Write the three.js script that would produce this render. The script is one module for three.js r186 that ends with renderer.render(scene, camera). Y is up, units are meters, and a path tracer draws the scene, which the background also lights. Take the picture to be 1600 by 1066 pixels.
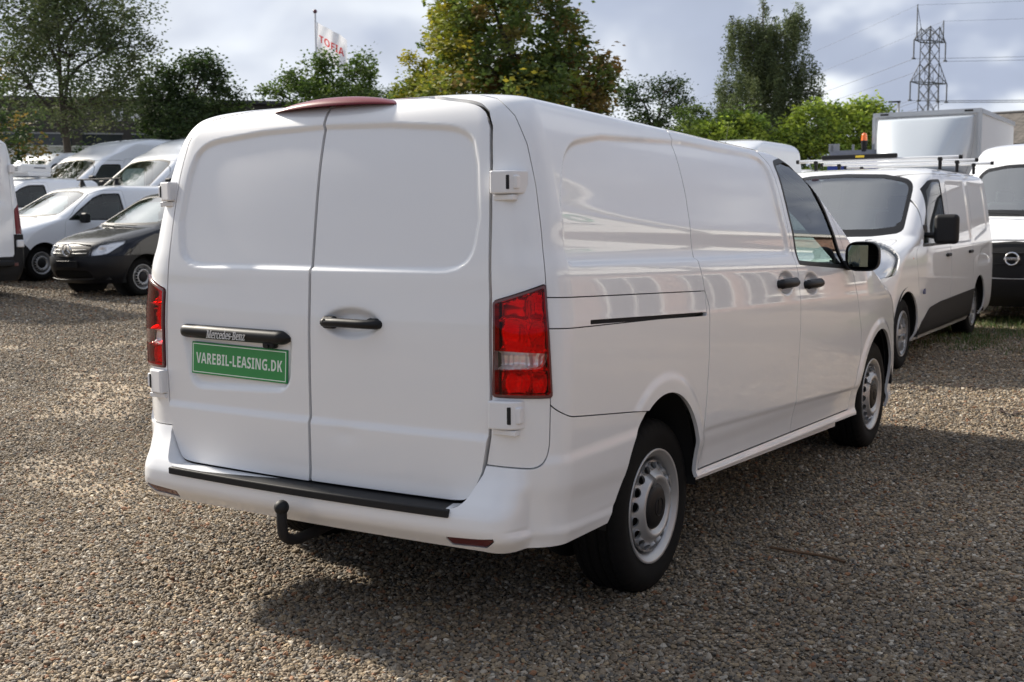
import * as THREE from 'three';
import { RoundedBoxGeometry } from 'three/addons/geometries/RoundedBoxGeometry.js';
import { TextGeometry } from 'three/addons/geometries/TextGeometry.js';
import { FontLoader } from 'three/addons/loaders/FontLoader.js';
import { mergeGeometries } from 'three/addons/utils/BufferGeometryUtils.js';

// ---------------------------------------------------------------- camera, sky, sun, exposure
const scene = new THREE.Scene();
const camera = new THREE.PerspectiveCamera(33.30, 1024 / 682, 0.05, 900);
camera.filmGauge = 36;
camera.position.set(2.7169, 1.4479, 3.9556);
camera.up.set(-0.0494, 0.99417, -0.09587);
camera.lookAt(2.7169 - 0.52664, 1.4479 - 0.107486, 3.9556 - 0.843266);
camera.focus = 4.6; camera.userData.fStop = 6.3;
const renderer = new THREE.WebGLRenderer({ antialias: true });
renderer.setSize(1024, 682);
renderer.toneMapping = THREE.LinearToneMapping;
renderer.toneMappingExposure = 1.85;
renderer.shadowMap.enabled = true;
renderer.shadowMap.type = THREE.PCFSoftShadowMap;

const R = Math.PI / 180;
const clamp = (x, a = 0, b = 1) => Math.min(b, Math.max(a, x));
const smooth = (a, b, x) => { const t = clamp((x - a) / (b - a)); return t * t * (3 - 2 * t); };
const lerp = (a, b, t) => a + (b - a) * t;
function rng(seed) { let a = seed >>> 0; return () => { a = (a + 0x6D2B79F5) | 0; let t = Math.imul(a ^ (a >>> 15), 1 | a); t = (t + Math.imul(t ^ (t >>> 7), 61 | t)) ^ t; return ((t ^ (t >>> 14)) >>> 0) / 4294967296; }; }
function hash2(i, j, s) { let h = Math.imul(i, 374761393) + Math.imul(j, 668265263) + Math.imul(s, 1442695041); h = Math.imul(h ^ (h >>> 13), 1274126177); return ((h ^ (h >>> 16)) >>> 0) / 4294967296; }
function vnoise(x, y, s = 0, px = 0) { // value noise; px > 0 makes it periodic in x
  const i = Math.floor(x), j = Math.floor(y), fx = x - i, fy = y - j;
  const u = fx * fx * (3 - 2 * fx), v = fy * fy * (3 - 2 * fy);
  const m = px ? k => ((k % px) + px) % px : k => k;
  const a = hash2(m(i), j, s), b = hash2(m(i + 1), j, s), c = hash2(m(i), j + 1, s), d = hash2(m(i + 1), j + 1, s);
  return a + (b - a) * u + (c - a) * v + (a - b - c + d) * u * v;
}
function fbm(x, y, s, o = 4, px = 0) { let t = 0, a = 0.5, n = 0; for (let k = 0; k < o; k++) { t += a * vnoise(x, y, s + k * 17, px); n += a; x *= 2; y *= 2; px *= 2; a *= 0.5; } return t / n; }

// sun: low in the west, from the left of the picture; it throws shadows to the right
const SUN = new THREE.Vector3(-0.97, 0, -0.235).normalize().multiplyScalar(Math.cos(33 * R)); SUN.y = Math.sin(33 * R);
const sun = new THREE.DirectionalLight(new THREE.Color(1.0, 0.92, 0.80), 4.9);
sun.position.copy(SUN).multiplyScalar(60); sun.target.position.set(0, 0, -6);
sun.castShadow = true; sun.shadow.mapSize.set(4096, 4096); sun.shadow.radius = 7; sun.shadow.bias = -0.0004;
Object.assign(sun.shadow.camera, { left: -45, right: 45, top: 40, bottom: -30, near: 1, far: 160 });
scene.add(sun, sun.target);

// the sky: broken cloud lit from the left, grey-blue undersides and white edges
{
  const W = 2048, H = 1024, data = new Float32Array(W * H * 4);
  for (let j = 0; j < H; j++) {
    const el = (j + 0.5) / H * Math.PI - Math.PI / 2, y = Math.sin(el), ce = Math.cos(el), eld = el / R;
    for (let i = 0; i < W; i++) {
      const az = ((i + 0.5) / W - 0.5) * 2 * Math.PI, dx = ce * Math.cos(az), dz = ce * Math.sin(az);
      let r, g, b;
      if (eld < -1) { r = 0.20; g = 0.19; b = 0.17; }
      else {
        const azd = (az / R + 360), e = Math.max(eld, 0);
        // seen low the clouds are flattened: stretch the pattern with height
        const sx = azd / 9, sy = e / 4.2 / (1 + e * 0.028);
        const PX = 40;
        const wx = fbm(sx * 0.7, sy * 0.9, 11, 3, 28) - 0.5, wy = fbm(sx * 0.7, sy * 0.9, 57, 3, 28) - 0.5;
        const n1 = fbm(sx + wx * 0, sy * 1.15 + wy * 1.5, 3, 6, PX);
        const n2 = fbm(sx * 2 + 0, sy * 2.6 + wx * 1.2, 91, 5, PX * 2);
        // right of the view lumps of cumulus, left a smooth veil
        const dAz = Math.atan2(dx * 0 + Math.sin(az + 90 * R - (-32 * R) ), Math.cos(az + 90 * R + 32 * R)) / R; // degrees right of the view axis
        const lump = smooth(-2, 12, dAz) * smooth(160, 110, Math.abs(dAz)) ;
        const cl = lerp(n1, n1 * 0.55 + n2 * 0.45, lump);
        const band = Math.exp(-Math.pow((e - 5.2 - 2 * (n1 - 0.5)) / 3.3, 2));
        let white = lerp(clamp(0.12 + 0.95 * band + 1.6 * (n1 - 0.5)), smooth(0.47, 0.63, cl) * (0.55 + 0.45 * smooth(14, 4, e)) + 0.18 * smooth(6, 0, e), lump);
        white = clamp(white + 0.25 * smooth(25, 60, e) * smooth(0.4, 0.6, n1));
        const grey = lerp(0.36, 0.47, n2);
        r = lerp(grey * 0.87, 0.82, white); g = lerp(grey * 0.99, 0.86, white); b = lerp(grey * 1.27, 0.90, white);
        if (e > 9) { // overhead: banks of cloud seen from below
          const q = 1.6 / (y + 0.22), h = smooth(0.42, 0.62, fbm(dx * q + 30, dz * q * 0.8 + 30, 141, 5) + 0.10 * (n1 - 0.5)), f = smooth(9, 24, e), gg = lerp(0.30, 0.50, fbm(dx * q * 2 + 9, dz * q * 2 + 9, 77, 4));
          r = lerp(r, lerp(gg * 0.88, 0.80, h), f); g = lerp(g, lerp(gg, 0.84, h), f); b = lerp(b, lerp(gg * 1.26, 0.91, h), f);
        }
        const front = 0.5 - 0.5 * Math.cos((dAz) * R);    // away from the view the clouds are lit from the front and brighter
        const k = (1.25 - 0.44 * front) / 1.85; r *= k * (1 - .03 * front); g *= k * (1 + .01 * front); b *= k * (1 + .10 * front);
        const c = dx * SUN.x + y * SUN.y + dz * SUN.z, a = Math.acos(clamp(c, -1, 1)) / R;
        const halo = 3.2 * Math.exp(-a / 7) + 0.22 * Math.exp(-a / 20); r += halo; g += halo * 0.96; b += halo * 0.88;
      }
      const o = (j * W + i) * 4; data[o] = r; data[o + 1] = g; data[o + 2] = b; data[o + 3] = 1;
    }
  }
  const t = new THREE.DataTexture(data, W, H, THREE.RGBAFormat, THREE.FloatType);
  t.mapping = THREE.EquirectangularReflectionMapping; t.magFilter = t.minFilter = THREE.LinearFilter; t.colorSpace = THREE.LinearSRGBColorSpace; t.needsUpdate = true;
  scene.background = t; scene.environment = t;
}

// ---------------------------------------------------------------- names, labels, small geometry helpers
const used = {};
function numbered(n) { const k = used[n] = (used[n] ?? -1) + 1; return k ? `${n}_${String(k).padStart(3, '0')}` : n; }
function tag(o, label, category, group) { o.userData.label = label; o.userData.category = category; if (group) o.userData.group = group; return o; }
function thing(name, label, category, x, y, z, rotY = 0, group) {
  const g = new THREE.Group(); g.name = numbered(name); g.position.set(x, y, z); g.rotation.y = rotY; scene.add(g); return tag(g, label, category, group);
}
function part(name, geo, mat, parent) { const m = new THREE.Mesh(geo, mat); m.name = numbered(name); m.castShadow = m.receiveShadow = true; parent.add(m); return m; }
function plain(g) { const o = g.index ? g.toNonIndexed() : g; for (const k of Object.keys(o.attributes)) if (!['position', 'normal', 'uv'].includes(k)) o.deleteAttribute(k); if (!o.attributes.uv) o.setAttribute('uv', new THREE.BufferAttribute(new Float32Array(o.attributes.position.count * 2), 2)); return o; }
const merge = l => mergeGeometries(l.map(plain));
const box = (w, h, d, x = 0, y = 0, z = 0, r = 0) => (r ? new RoundedBoxGeometry(w, h, d, 3, Math.min(r, w / 2.01, h / 2.01, d / 2.01)) : new THREE.BoxGeometry(w, h, d)).translate(x, y, z);
function rod(a, b, r0, r1 = r0, seg = 6) {
  const A = new THREE.Vector3(...a), B = new THREE.Vector3(...b), L = A.distanceTo(B), g = new THREE.CylinderGeometry(r1, r0, L, seg, 1);
  g.translate(0, L / 2, 0); g.applyQuaternion(new THREE.Quaternion().setFromUnitVectors(new THREE.Vector3(0, 1, 0), B.clone().sub(A).normalize())); return g.translate(...a);
}
const tube = (pts, r, seg = 8, n = 24) => new THREE.TubeGeometry(new THREE.CatmullRomCurve3(pts.map(p => new THREE.Vector3(...p))), n, r, seg, false);
const font = await new FontLoader().loadAsync('fonts/droid/droid_sans_bold.typeface.json');
const serif = await new FontLoader().loadAsync('fonts/droid/droid_serif_regular.typeface.json');
function text(str, f, size, depth) { const g = new TextGeometry(str, { font: f, size, depth, curveSegments: 4, bevelEnabled: false }); g.computeBoundingBox(); const b = g.boundingBox; g.translate(-(b.min.x + b.max.x) / 2, -(b.min.y + b.max.y) / 2, 0); return g; }

// ---------------------------------------------------------------- materials
const lin = (r, g, b) => new THREE.Color().setRGB(r, g, b);
const std = (c, rough, metal = 0, o = {}) => new THREE.MeshStandardMaterial({ color: c, roughness: rough, metalness: metal, ...o });
const paint = (c, o = {}) => new THREE.MeshPhysicalMaterial({ color: c, roughness: 0.42, clearcoat: 1, clearcoatRoughness: 0.03, side: THREE.DoubleSide, ...o });
function canvasTex(w, h, draw) { const c = document.createElement('canvas'); c.width = w; c.height = h; draw(c.getContext('2d'), w, h); const t = new THREE.CanvasTexture(c); t.colorSpace = THREE.SRGBColorSpace; t.anisotropy = 8; return t; }
function noiseTex(w, h, fn, srgb = false) { const d = new Uint8Array(w * h * 4); for (let j = 0; j < h; j++) for (let i = 0; i < w; i++) { const v = fn(i, j), o = (j * w + i) * 4; d[o] = v[0] * 255; d[o + 1] = v[1] * 255; d[o + 2] = v[2] * 255; d[o + 3] = 255; } const t = new THREE.DataTexture(d, w, h); t.magFilter = t.minFilter = THREE.LinearFilter; t.wrapS = t.wrapT = THREE.RepeatWrapping; if (srgb) t.colorSpace = THREE.SRGBColorSpace; t.needsUpdate = true; return t; }
const M = {
  white: paint(lin(0.77, 0.775, 0.785)), white2: paint(lin(0.75, 0.77, 0.80)), black: paint(lin(0.003, 0.0034, 0.007), { specularIntensity: .1, clearcoat: .8 }),
  plastic: new THREE.MeshPhysicalMaterial({ color: lin(0.009, 0.009, 0.010), roughness: 0.5, specularIntensity: 0.55, side: THREE.DoubleSide }), softblack: new THREE.MeshPhysicalMaterial({ color: lin(0.012, 0.012, 0.013), roughness: 0.6, specularIntensity: 0.55, side: THREE.DoubleSide }),
  rubber: new THREE.MeshPhysicalMaterial({ color: lin(0.006, 0.006, 0.006), roughness: 0.8, specularIntensity: 0.35 }), liner: std(lin(0.02, 0.02, 0.022), 0.85, 0, { side: THREE.DoubleSide }),
  whiteplastic: std(lin(0.74, 0.74, 0.75), 0.33, 0, { side: THREE.DoubleSide }),
  glass: new THREE.MeshPhysicalMaterial({ color: lin(0.50, 0.61, 0.57), roughness: 0.0, transmission: 1, thickness: 0, ior: 1.52, side: THREE.DoubleSide }),
  screen: new THREE.MeshPhysicalMaterial({ color: lin(0.66, 0.76, 0.74), roughness: 0.0, transmission: 1, thickness: 0, ior: 3.0, side: THREE.DoubleSide }),
  chrome: std(lin(0.75, 0.75, 0.77), 0.12, 1), silver: std(lin(0.42, 0.42, 0.42), 0.38, 0.5, { side: THREE.DoubleSide }), steel: std(lin(0.30, 0.31, 0.32), 0.5, 0.7),
  redlens: new THREE.MeshPhysicalMaterial({ color: lin(0.92, 0.014, 0.014), roughness: 0.0, transmission: 1, thickness: 0, specularIntensity: .45, ior: 1.45, side: THREE.DoubleSide }),
  clearlens: new THREE.MeshPhysicalMaterial({ color: lin(0.93, 0.93, 0.93), roughness: 0.02, transmission: 1, thickness: 0, ior: 1.5, side: THREE.DoubleSide }),
  redsolid: paint(lin(0.15, 0.004, 0.012), { roughness: 0.35, clearcoat: .35, specularIntensity: .4 }), darkred: paint(lin(0.09, 0.006, 0.008), { roughness: 0.4 }),
  reflector: std(lin(0.82, 0.82, 0.83), 0.32, 0.6, { side: THREE.DoubleSide }), redreflector: std(lin(0.97, 0.22, 0.18), 0.22, 0.75, { side: THREE.DoubleSide }),
  orange: paint(lin(0.8, 0.16, 0.02), { roughness: 0.3 }), mirror: std(lin(0.24, 0.29, 0.28), 0.02, 1),
  seat: std(lin(0.03, 0.031, 0.034), 0.9), grey: std(lin(0.22, 0.23, 0.24), 0.6), under: std(lin(0.01, 0.01, 0.01), 0.9),
  whitebox: std(lin(0.66, 0.67, 0.68), 0.5), alu: std(lin(0.55, 0.56, 0.57), 0.38, 0.8),
};

// ---------------------------------------------------------------- sheet-metal kit: a car body is one smooth surface that is cut into panels
function pchip(xs, ys) {
  const n = xs.length, d = [], m = [];
  for (let i = 0; i < n - 1; i++) d[i] = (ys[i + 1] - ys[i]) / (xs[i + 1] - xs[i]);
  m[0] = d[0]; m[n - 1] = d[n - 2];
  for (let i = 1; i < n - 1; i++) m[i] = d[i - 1] * d[i] <= 0 ? 0 : 2 * d[i - 1] * d[i] / (d[i - 1] + d[i]);
  return (i, t) => { const h = xs[i + 1] - xs[i], t2 = t * t, t3 = t2 * t; return (2 * t3 - 3 * t2 + 1) * ys[i] + (t3 - 2 * t2 + t) * h * m[i] + (-2 * t3 + 3 * t2) * ys[i + 1] + (t3 - t2) * h * m[i + 1]; };
}
// rows: [y, halfWidth, zRear, zFront, rearCornerX, rearCornerZ, rearBulge, frontCornerX, frontCornerZ, frontBulge], bottom to top
function bodyMesh(S) {
  const K = S.rows, xs = [0];
  for (let i = 1; i < K.length; i++) xs[i] = xs[i - 1] + Math.max(0.004, Math.hypot(K[i][0] - K[i - 1][0], K[i][1] - K[i - 1][1], 0.4 * (K[i][2] - K[i - 1][2]), 0.4 * (K[i][3] - K[i - 1][3])));
  const F = K[0].map((_, k) => pchip(xs, K.map(r => r[k]))), rows = [];
  for (let i = 0; i < K.length - 1; i++) {
    const yw = Math.hypot(K[i + 1][0] - K[i][0], K[i + 1][1] - K[i][1]), zz = Math.abs(K[i + 1][3] - K[i][3]), n = Math.max(1, Math.ceil(yw / S.dv), Math.ceil(zz / (S.dz ?? 0.06)));
    for (let k = 0; k < n; k++) rows.push(F.map(f => f(i, k / n)));
  }
  rows.push(K[K.length - 1].slice());
  const { nr, nc, ns, nfc, nf } = S, NC = nr + nc + ns + nfc + nf, cols = 2 * NC, P = new Float32Array(rows.length * cols * 3);
  rows.forEach((q, r) => {
    let [y, w, zr, zf, rx, rz, kr, fx, fz, kf] = q; w = Math.max(w, 1e-4); rx = Math.min(rx, w * 0.85); fx = Math.min(fx, w * 0.85);
    let zA = zr - kr - rz, zB = zf + kf + fz; if (zA < zB + 0.02) { const m = (zA + zB) / 2; zA = m + 0.01; zB = m - 0.01; }
    for (let j = 0; j <= NC; j++) {
      let x, z;
      if (j <= nr) { x = (w - rx) * j / nr; z = zA + rz + kr - kr * (x / w) ** 2; }
      else if (j <= nr + nc) { const a = (j - nr) / nc * Math.PI / 2; x = w - rx + rx * Math.sin(a); z = zA + rz + kr - kr * (x / w) ** 2 - rz * (1 - Math.cos(a)); }
      else if (j <= nr + nc + ns) { const f = (j - nr - nc) / ns; x = w; z = lerp(zA, zB, S.side ? S.side(f) : f); }
      else if (j <= nr + nc + ns + nfc) { const a = (1 - (j - nr - nc - ns) / nfc) * Math.PI / 2; x = w - fx + fx * Math.sin(a); z = zB - fz - kf + kf * (x / w) ** 2 + fz * (1 - Math.cos(a)); }
      else { x = (w - fx) * (1 - (j - nr - nc - ns - nfc) / nf); z = zB - fz - kf + kf * (x / w) ** 2; }
      if (S.taper) x *= S.taper(z, y);
      const put = (c, sx) => { const o = (r * cols + c) * 3; P[o] = sx; P[o + 1] = y; P[o + 2] = z; };
      put(j % cols, x); if (j > 0 && j < NC) put(cols - j, -x);
    }
  });
  const T = new Uint32Array((rows.length - 1) * cols * 6); let o = 0;
  for (let r = 0; r < rows.length - 1; r++) for (let c = 0; c < cols; c++) { const a = r * cols + c, b = r * cols + (c + 1) % cols, d = a + cols, e = b + cols; T[o++] = a; T[o++] = b; T[o++] = e; T[o++] = a; T[o++] = e; T[o++] = d; }
  const m = { p: P, n: null, t: T }; m.n = vertexNormals(P, T);
  for (let c = 0; c < cols; c++) { const k = ((rows.length - 1) * cols + c) * 3; m.n[k] = 0; m.n[k + 1] = 1; m.n[k + 2] = 0; }
  return m;
}
function vertexNormals(P, T) {
  const n = new Float32Array(P.length);
  for (let i = 0; i < T.length; i += 3) {
    const a = T[i] * 3, b = T[i + 1] * 3, c = T[i + 2] * 3;
    const ux = P[b] - P[a], uy = P[b + 1] - P[a + 1], uz = P[b + 2] - P[a + 2], vx = P[c] - P[a], vy = P[c + 1] - P[a + 1], vz = P[c + 2] - P[a + 2];
    const x = uy * vz - uz * vy, y = uz * vx - ux * vz, z = ux * vy - uy * vx;
    n[a] += x; n[a + 1] += y; n[a + 2] += z; n[b] += x; n[b + 1] += y; n[b + 2] += z; n[c] += x; n[c + 1] += y; n[c + 2] += z;
  }
  for (let i = 0; i < n.length; i += 3) { const l = Math.hypot(n[i], n[i + 1], n[i + 2]) || 1; n[i] /= l; n[i + 1] /= l; n[i + 2] /= l; }
  return n;
}
function gridMesh(nu, nv, fn) { // fn(u 0..1, v 0..1) -> [x, y, z]
  const P = new Float32Array((nu + 1) * (nv + 1) * 3), T = []; let o = 0;
  for (let j = 0; j <= nv; j++) for (let i = 0; i <= nu; i++) { const q = fn(i / nu, j / nv); P[o++] = q[0]; P[o++] = q[1]; P[o++] = q[2]; }
  for (let j = 0; j < nv; j++) for (let i = 0; i < nu; i++) { const a = j * (nu + 1) + i, b = a + 1, d = a + nu + 1, e = d + 1; T.push(a, b, e, a, e, d); }
  const t = new Uint32Array(T); return { p: P, n: vertexNormals(P, t), t };
}
function clip(m, f, iso, below) {
  const N = m.p.length / 3, s = below ? 1 : -1, map = new Int32Array(N).fill(-1), p = [], n = [], t = [], cut = new Map();
  const ins = i => s * (f[i] - iso) < 0;
  const old = i => { if (map[i] < 0) { map[i] = p.length / 3; p.push(m.p[3 * i], m.p[3 * i + 1], m.p[3 * i + 2]); n.push(m.n[3 * i], m.n[3 * i + 1], m.n[3 * i + 2]); } return map[i]; };
  const mid = (a, b) => {
    if (a > b) [a, b] = [b, a]; const k = a * N + b; let v = cut.get(k); if (v !== undefined) return v;
    const u = clamp((iso - f[a]) / (f[b] - f[a]), 0.001, 0.999); v = p.length / 3; cut.set(k, v);
    for (let c = 0; c < 3; c++) p.push(lerp(m.p[3 * a + c], m.p[3 * b + c], u));
    let x = lerp(m.n[3 * a], m.n[3 * b], u), y = lerp(m.n[3 * a + 1], m.n[3 * b + 1], u), z = lerp(m.n[3 * a + 2], m.n[3 * b + 2], u); const l = Math.hypot(x, y, z) || 1; n.push(x / l, y / l, z / l); return v;
  };
  const T = m.t;
  for (let i = 0; i < T.length; i += 3) {
    let a = T[i], b = T[i + 1], c = T[i + 2]; const ia = ins(a), ib = ins(b), ic = ins(c), k = ia + ib + ic;
    if (k === 0) continue;
    if (k === 3) { t.push(old(a), old(b), old(c)); continue; }
    if (k === 1) { if (ib) [a, b, c] = [b, c, a]; else if (ic) [a, b, c] = [c, a, b]; t.push(old(a), mid(a, b), mid(a, c)); }
    else { if (!ib) [a, b, c] = [b, c, a]; else if (!ic) [a, b, c] = [c, a, b]; const u = mid(a, b), w = mid(a, c), B = old(b), C = old(c); t.push(u, B, C, u, C, w); }
  }
  return { p: Float32Array.from(p), n: Float32Array.from(n), t: Uint32Array.from(t) };
}
function split(m, fn, gap = 0) { // -> [inside, outside]
  const N = m.p.length / 3, f = new Float32Array(N); let lo = 1e9, hi = -1e9;
  for (let i = 0; i < N; i++) { const v = fn(m.p[3 * i], m.p[3 * i + 1], m.p[3 * i + 2]); f[i] = v; if (v < lo) lo = v; if (v > hi) hi = v; }
  if (lo > gap / 2) return [{ p: new Float32Array(0), n: new Float32Array(0), t: new Uint32Array(0) }, m];
  return [clip(m, f, -gap / 2, true), clip(m, f, gap / 2, false)];
}
// finished panel: raised or sunk by disp(x,y,z) along its normal, its cut edges folded inwards
function panel(m, o = {}) {
  const { disp, fold = 0.016, foldDir, off = 0 } = o, N = m.p.length / 3;
  let P = m.p, Nn = m.n;
  if (disp || off) {
    P = new Float32Array(m.p); for (let i = 0; i < N; i++) { const d = off + (disp ? disp(m.p[3 * i], m.p[3 * i + 1], m.p[3 * i + 2], m.n[3 * i], m.n[3 * i + 1], m.n[3 * i + 2]) : 0); for (let c = 0; c < 3; c++) P[3 * i + c] += d * m.n[3 * i + c]; }
    if (disp) { const a = vertexNormals(P, m.t), b = vertexNormals(m.p, m.t); Nn = new Float32Array(N * 3); for (let i = 0; i < N * 3; i += 3) { let x = a[i] - b[i] + m.n[i], y = a[i + 1] - b[i + 1] + m.n[i + 1], z = a[i + 2] - b[i + 2] + m.n[i + 2]; const l = Math.hypot(x, y, z) || 1; Nn[i] = x / l; Nn[i + 1] = y / l; Nn[i + 2] = z / l; } }
  }
  const pos = [P], nor = [Nn], idx = [m.t];
  if (fold) {
    const E = new Map(), T = m.t;
    for (let i = 0; i < T.length; i += 3) for (let k = 0; k < 3; k++) { const a = T[i + k], b = T[i + (k + 1) % 3], key = a < b ? a * N + b : b * N + a; if (E.has(key)) E.set(key, -1); else E.set(key, a * N + b); }
    const fp = [], fn = [], ft = []; let v = N;
    for (const e of E.values()) {
      if (e < 0) continue; const a = Math.floor(e / N), b = e % N, q = [];
      for (const i of [a, b]) { const x = P[3 * i], y = P[3 * i + 1], z = P[3 * i + 2]; q.push([x, y, z], foldDir ? [x + foldDir[0], y + foldDir[1], z + foldDir[2]] : [x - fold * m.n[3 * i], y - fold * m.n[3 * i + 1], z - fold * m.n[3 * i + 2]]); }
      const u = [0, 1, 2].map(c => q[2][c] - q[0][c]), w = [0, 1, 2].map(c => q[1][c] - q[0][c]);
      let c = [w[1] * u[2] - w[2] * u[1], w[2] * u[0] - w[0] * u[2], w[0] * u[1] - w[1] * u[0]]; const l = Math.hypot(...c); if (l < 1e-9) continue; c = c.map(k => k / l);
      for (const k of q) { fp.push(...k); fn.push(...c); }
      ft.push(v, v + 1, v + 3, v, v + 3, v + 2); v += 4;
    }
    pos.push(fp); nor.push(fn); idx.push(ft);
  }
  const cat = (l, A) => { const r = new A(l.reduce((s, k) => s + k.length, 0)); let o = 0; for (const k of l) { r.set(k, o); o += k.length; } return r; };
  const g = new THREE.BufferGeometry(), PP = cat(pos, Float32Array), uv = new Float32Array(PP.length / 3 * 2);
  for (let i = 0; i < uv.length / 2; i++) { uv[2 * i] = PP[3 * i] - PP[3 * i + 2]; uv[2 * i + 1] = PP[3 * i + 1]; }
  g.setAttribute('position', new THREE.BufferAttribute(PP, 3)); g.setAttribute('normal', new THREE.BufferAttribute(cat(nor, Float32Array), 3)); g.setAttribute('uv', new THREE.BufferAttribute(uv, 2)); g.setIndex(new THREE.BufferAttribute(cat(idx, Uint32Array), 1));
  return g;
}
// 2-D outlines -> signed distance (negative inside)
function sdf(pts) {
  let u0 = 1e9, u1 = -1e9, v0 = 1e9, v1 = -1e9; for (const [u, v] of pts) { u0 = Math.min(u0, u); u1 = Math.max(u1, u); v0 = Math.min(v0, v); v1 = Math.max(v1, v); }
  const n = pts.length;
  return (u, v) => {
    const bx = Math.max(u0 - u, u - u1), by = Math.max(v0 - v, v - v1), bb = Math.max(bx, by); if (bb > 0.08) return bb;
    let d = 1e9, s = 1;
    for (let i = 0, j = n - 1; i < n; j = i++) {
      const ax = pts[i][0], ay = pts[i][1], ex = pts[j][0] - ax, ey = pts[j][1] - ay, wx = u - ax, wy = v - ay, t = clamp((wx * ex + wy * ey) / (ex * ex + ey * ey || 1)), qx = wx - ex * t, qy = wy - ey * t;
      d = Math.min(d, qx * qx + qy * qy);
      const c1 = v >= ay, c2 = v < pts[j][1], c3 = ex * wy > ey * wx; if ((c1 && c2 && c3) || (!c1 && !c2 && !c3)) s = -s;
    }
    return s * Math.sqrt(d);
  };
}
// corners given as [u, v, radius]
function rounded(pts, r0 = 0) {
  const out = [], n = pts.length;
  for (let i = 0; i < n; i++) {
    const p = pts[i], r = p[2] ?? r0, a = pts[(i + n - 1) % n], b = pts[(i + 1) % n];
    if (!r) { out.push([p[0], p[1]]); continue; }
    const la = Math.hypot(a[0] - p[0], a[1] - p[1]), lb = Math.hypot(b[0] - p[0], b[1] - p[1]), ra = Math.min(r, la * 0.5), rb = Math.min(r, lb * 0.5);
    const A = [lerp(p[0], a[0], ra / la), lerp(p[1], a[1], ra / la)], B = [lerp(p[0], b[0], rb / lb), lerp(p[1], b[1], rb / lb)];
    for (let k = 0; k <= 6; k++) { const t = k / 6, q = 1 - t; out.push([q * q * A[0] + 2 * q * t * p[0] + t * t * B[0], q * q * A[1] + 2 * q * t * p[1] + t * t * B[1]]); }
  }
  return out;
}
const ell = (cu, cv, ru, rv) => (u, v) => { const a = (u - cu) / ru, b = (v - cv) / rv, k = Math.hypot(a, b); return (k - 1) * Math.min(ru, rv); };
const onSide = (s, sgn, lim = 0.3) => (x, y, z) => x * sgn > lim ? s(z, y) : 9;      // side view
const onRear = (s, zmin = 0.4) => (x, y, z) => z > zmin ? s(x, y) : 9;               // rear view
const onFront = (s, zmax) => (x, y, z) => z < zmax ? s(x, y) : 9;                    // front view
const onCorner = (s, sgn, zlim, back = 1) => (x, y, z) => x * sgn > 0.3 && z * back > zlim ? s(x * sgn - z * back, y) : 9; // seen diagonally on a corner
const press = (s, depth, w) => v => 0;
// ---------------------------------------------------------------- wheels (axle along x, outside towards +x, origin at the hub's outer plane)
function tyreGeo(Rt, Ri, W) {
  const prof = []; const H = W / 2;
  const pts = [[Ri, -H + 0.012], [Ri + 0.02, -H + 0.004], [(Ri + Rt) / 2, -H - 0.004], [Rt - 0.03, -H + 0.004], [Rt - 0.012, -H + 0.016], [Rt - 0.002, -H + 0.034]];
  const c = new THREE.CatmullRomCurve3(pts.map(q => new THREE.Vector3(q[0], q[1], 0))); for (let i = 0; i <= 18; i++) { const q = c.getPoint(i / 18); prof.push([q.x, q.y, 0]); }
  for (let i = 1; i < 30; i++) prof.push([Rt, lerp(-H + 0.034, H - 0.034, i / 30), 1]);
  for (let i = 18; i >= 0; i--) { const q = c.getPoint(i / 18); prof.push([q.x, -q.y, 0]); }
  const n = prof.length - 1, nu = 176;
  const m = gridMesh(nu, n, (u, v) => {
    const [r0, x, tr] = prof[Math.round(v * n)], k = Math.round(u * nu) % nu; let r = r0;
    if (tr) { const g = Math.abs(((x / W * 5.2 + 10.5) % 1) - 0.5) > 0.40 ? 0.008 : 0; const lug = (k + Math.round(Math.abs(x) / W * 12)) % 4 === 0 && Math.abs(x) > W * 0.18 ? 0.007 : 0; r -= Math.max(g, lug); }
    else if (r0 > Rt - 0.03 && k % 4 === 0) r -= 0.004;
    else if (Math.abs(r0 - (Ri + 0.035)) < 0.003) r += 0.0;
    const a = u * Math.PI * 2; return [x, r * Math.cos(a), r * Math.sin(a)];
  });
  return panel(m, { fold: 0 });
}
function discMesh(prof, nr, nt, r0, r1) { // prof(r) -> outward offset
  return gridMesh(nt, nr, (u, v) => { const r = lerp(r0, r1, v), a = u * Math.PI * 2; return [prof(r), r * Math.cos(a), r * Math.sin(a)]; });
}
const steps = pts => { const f = pchip(pts.map(p => p[0]), pts.map(p => p[1])); return r => { let i = 0; while (i < pts.length - 2 && r > pts[i + 1][0]) i++; return f(i, clamp((r - pts[i][0]) / (pts[i + 1][0] - pts[i][0]))); }; };
function starGeo(r, d) { // three-pointed star, in the y-z plane, thickness d along x
  const s = new THREE.Shape(); for (let k = 0; k < 3; k++) { const a = k * 2 * Math.PI / 3, b = a + Math.PI / 3; const p = [r * Math.sin(a), r * Math.cos(a)], q = [r * 0.13 * Math.sin(b), r * 0.13 * Math.cos(b)]; if (k) s.lineTo(...p); else s.moveTo(...p); s.lineTo(...q); }
  s.closePath(); return new THREE.ExtrudeGeometry(s, { depth: d, bevelEnabled: false }).rotateY(Math.PI / 2);
}
const wheelKits = {};
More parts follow.
